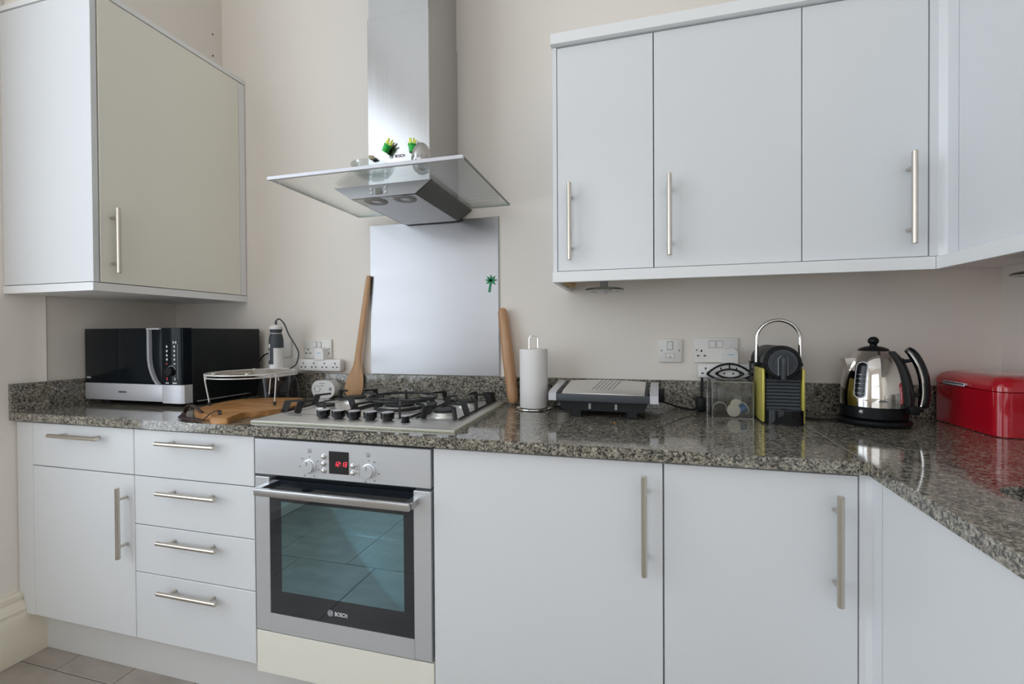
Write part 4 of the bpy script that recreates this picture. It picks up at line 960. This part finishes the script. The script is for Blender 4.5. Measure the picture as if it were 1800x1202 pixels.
obj('lever', G().tube(bez([(HX, -.085, HZ+.012), (HX, -.097, HZ+.013), (HX, -.102, HZ+.003), (HX, -.100, .165), (HX, -.096, .138)], 6), [.0085]*10+[.0078]*8+[.0074]*7, 14), 'dgrey', cf)
obj('spout', G().prism([(-.040, .138), (.046, .138), (.046, .165), (-.040, .165)], -.086, -.055, 'y', bev=.003), 'black', cf)
for k in range(9): obj('front_slat', G().box(-.044, .049, -.0725, -.060, .0445+k*.0104, .0528+k*.0104, .0015, 1), 'dgrey', cf)
obj('front_plate', G().box(-.045, .050, -.066, -.060, .040, .142), 'black', cf)
for s, x in ((-1, -.0555), (1, .0515)):
    obj('side_panel', G().box(x, x+.0075, -.080, .048, .005, .168, .002, 2), 'yellow', cf, 'lime yellow side panel')
# drip tray: rounded front
pr_ = [(-.047, -.060)]+[(-.047+.101*k/16, -.083-.024*math.sin(math.pi*k/16)**.7) for k in range(17)]+[(.054, -.060)]
obj('drip_tray', G().prism(pr_, .0005, .044, bev=.002), 'blackg', cf)
obj('tray_recess', G().prism([(-.036+.074*k/12, .006+.026*math.sin(math.pi*k/12)) for k in range(13)], -.1105, -.1055, 'y'), 'black', cf)
obj('drip_grid', G().prism([(a*.93, b*.97) for a, b in pr_], .0442, .0458), 'dgrey', cf)
obj('grid_slot', G().bar((-.002, -.072, .0462), (.010, -.096, .0462), .010, .0006), 'black', cf)
g = G(); hy = -.028
pts = [(-.0605, hy, .178), (-.0605, hy, .235)]+[(-.0605*math.cos(R(a))+.0, hy, .255+.0605*math.sin(R(a))) for a in range(0, 181, 12)]+[(.0605, hy, .235), (.0605, hy, .178)]
obj('carry_handle', G().tube(pts, .0055, 12), 'chrome', cf, 'chrome carrying loop')
for s in (-1, 1): obj('handle_pivot', G().lathe([(.008, s*.050), (.008, s*.064), (.005, s*.067), (0, s*.067)], (hy, .178), 16, axis='x'), 'black', cf)
obj('tank_clip', G().box(-.068, -.050, .02, .05, .178, .184, .001, 1).box(-.0665, -.0650, .02, .05, .13, .18), 'black', cf)

# ------------------------------------------------------------------ kettle
kt = thing('kettle', 'polished steel dome kettle with black lid, standing on its black power base', 'kettle', (1.842, -.15, .91))
kc = (1.842, -.15)
obj('power_base', G().lathe([(0, .9105), (.078, .9105), (.089, .914), (.092, .921), (.088, .9275), (.074, .9295), (0, .9295)], kc, 48), 'black', kt)
prof = [(.083, .968), (.0835, .99), (.082, 1.015), (.0785, 1.04), (.0735, 1.065), (.0665, 1.088), (.0565, 1.108), (.0465, 1.122), (.0395, 1.130)]
def krad(z):
    for (r0, a), (r1, b) in zip(prof, prof[1:]):
        if a <= z <= b: return r0+(r1-r0)*(z-a)/(b-a)
    return prof[0][0] if z < .968 else prof[-1][0]
obj('collar', G().lathe([(0, .930), (.076, .930), (.082, .935), (.0835, .967), (0, .967)], kc, 48), 'black', kt)
bd_prof = [(krad(.968+(1.130-.968)*k/22), .968+(1.130-.968)*k/22) for k in range(23)]
obj('body', G().lathe(bd_prof, kc, 64, caps=False), 'kettle', kt)
obj('lid', G().lathe([(.0385, 1.1295), (.0388, 1.1315), (.035, 1.137), (.022, 1.1425), (.010, 1.1445), (.0085, 1.150), (0, 1.150)], kc, 40), 'black', kt)
obj('lid_knob', G().ball((kc[0], kc[1], 1.1600), .0140, .0140, .0128, 22), 'black', kt)
def patch(a_c, hw_fn, z0, z1, off, n=14, m=8):
    g = G(); rw = []
    for j in range(n+1):
        z = z0+(z1-z0)*j/n; r_ = krad(z)+off; hw = hw_fn((j/n-.5)*2, r_)
        ac = a_c(z) if callable(a_c) else a_c
        rw.append([g.bm.verts.new((kc[0]+r_*math.cos(ac+hw*(2*i/m-1)), kc[1]+r_*math.sin(ac+hw*(2*i/m-1)), z)) for i in range(m+1)])
    for a, b in zip(rw, rw[1:]):
        for i in range(m): g.bm.faces.new((a[i], a[i+1], b[i+1], b[i]))
    r = bmesh.ops.extrude_face_region(g.bm, geom=list(g.bm.faces))
    for q in r['geom']:
        if isinstance(q, bmesh.types.BMVert):
            v = Vector((q.co.x-kc[0], q.co.y-kc[1], 0)).normalized(); q.co -= v*max(.0015, off+.0005)
    return g
def pill(hwm, asp):   # half width (m) profile of a rounded slot; asp = half height / half width
    def f(t, r_):
        e = 1-1/asp; u = abs(t)
        k = 1 if u <= e else math.sqrt(max(0.0, 1-((u-e)/(1-e))**2))
        return max(hwm*k, .0004)/r_
    return f
AW = R(224)
gw = obj('gauge_frame', patch(AW, pill(.0158, 3.5), .9915, 1.1005, .0012, 44), 'silver', kt, 'chrome frame round the water gauge')
obj('gauge_window', patch(AW, pill(.0128, 4.0), .9948, 1.0972, .0022, 44), 'blackg', gw)
g = G()
for k, z in enumerate((1.008, 1.022, 1.036, 1.050, 1.062)):
    r_ = krad(z)+.0029
    for da, wd_ in ((-.125, .0016), (0, .0045), (.125, .0016)):
        a = AW+da; p = Vector((kc[0]+r_*math.cos(a), kc[1]+r_*math.sin(a), z)); tg = Vector((-math.sin(a), math.cos(a), 0))
        g.bar(p-tg*wd_, p+tg*wd_, .0006, .0016 if da == 0 else .0006)
obj('gauge_marks', g, 'lightmark', gw, kind='stuff')
obj('spine', patch(R(-26), lambda t, r_: R(26), .955, 1.1295, .0105, 18, 12), 'black', kt)
obj('spout', G().prism([(kc[0]-.081, 1.107), (kc[0]-.050, 1.109), (kc[0]-.05, 1.06), (kc[0]-.073, 1.072)], kc[1]-.017, kc[1]+.017, 'y', bev=.003), 'kettle', kt)
hp = [(kc[0]+.068, kc[1]-.035, 1.136), (kc[0]+.080, kc[1]-.037, 1.124), (kc[0]+.095, kc[1]-.040, 1.094), (kc[0]+.105, kc[1]-.042, 1.057), (kc[0]+.1085, kc[1]-.042, 1.015), (kc[0]+.1055, kc[1]-.041, .980), (kc[0]+.102, kc[1]-.040, .968)]
q = bez(hp, 6); rs = [.0085+.0045*min(1, 4*min(i, len(q)-1-i)/(len(q)-1)+.2) for i in range(len(q))]
hk = obj('handle', G().tube(q, rs, 16), 'blackg', kt)
obj('handle_inlay', G().tube([p+Vector((-.0085, -.0075, 0)) for p in q[3:-3]], .0042, 10), 'chrome', hk, 'chrome strip on the handle')
obj('handle_bracket', G().cyl((kc[0]+.053, kc[1]-.025, 1.098), (kc[0]+.094, kc[1]-.04, 1.107), .006, .0045, 12).ball((kc[0]+.060, kc[1]-.026, 1.101), .009, seg=12), 'black', kt)
obj('handle_bracket', G().cyl((kc[0]+.070, kc[1]-.03, 1.004), (kc[0]+.108, kc[1]-.042, 1.004), .005, seg=12), 'black', kt)
obj('power_switch', G().box(kc[0]+.052, kc[0]+.076, kc[1]-.085, kc[1]-.045, .952, .976, .003, 2).box(kc[0]+.07, kc[0]+.092, kc[1]-.070, kc[1]-.052, .958, .970, .002, 1), 'black', kt)
a = R(227); obj('badge', G().ball((kc[0]+.0828*math.cos(a), kc[1]+.0828*math.sin(a), .954), .0062, .003, .0055, 14), 'silver', kt)
obj('cord', G().tube(bez([(1.755, -.14, .915), (1.72, -.13, .9135), (1.68, -.12, .9135), (1.645, -.10, .9135), (1.61, -.035, .9135)], 8), .003, 8), 'black', kt)

# ------------------------------------------------------------------ bread bin
bb = thing('bread_bin', 'glossy red enamel bread bin with rounded lid in the corner', 'bread bin', (2.145, -.165, .91))
def rbox(x0, x1, y0, y1, r, levels, n=8):
    g = G(); rg = []
    for z, ins in levels:
        rr = max(.004, r-ins*.3)
        rg.append([g.bm.verts.new((a, b, z)) for a, b in rrect(x0+ins, x1-ins, y0+ins, y1-ins, rr, n)])
    for a, b in zip(rg, rg[1:]):
        for k in range(len(a)): g.bm.faces.new((a[k], a[(k+1) % len(a)], b[(k+1) % len(a)], b[k]))
    g.bm.faces.new(rg[0][::-1]); g.bm.faces.new(rg[-1]); return g
bx = (2.052, 2.226, -.300, -.030)
obj('bin', rbox(*bx, .032, [(.911, .002), (.913, 0), (1.0275, 0), (1.0285, .002)]), 'red', bb)
ldb = obj('lid', rbox(*bx, .032, [(1.0292, .002), (1.0300, -.0012), (1.040, -.0012), (1.050, .002), (1.059, .009), (1.066, .020), (1.0695, .034), (1.071, .052)]), 'red', bb)
obj('handle', G().box(2.0420, 2.0515, -.192, -.102, 1.0340, 1.0405, .002, 2).box(2.0420, 2.0450, -.192, -.102, 1.0305, 1.0405, .001, 1), 'silver', ldb, 'slim silver lid handle')

# crumb on the worktop
solo('food_crumb', G().ball((1.083, -.33, .9118), .0028, .0022, .0018, 10), 'crumb', 'tiny orange crumb on the granite in front of the grill', 'crumb')

bpy.context.view_layer.update()
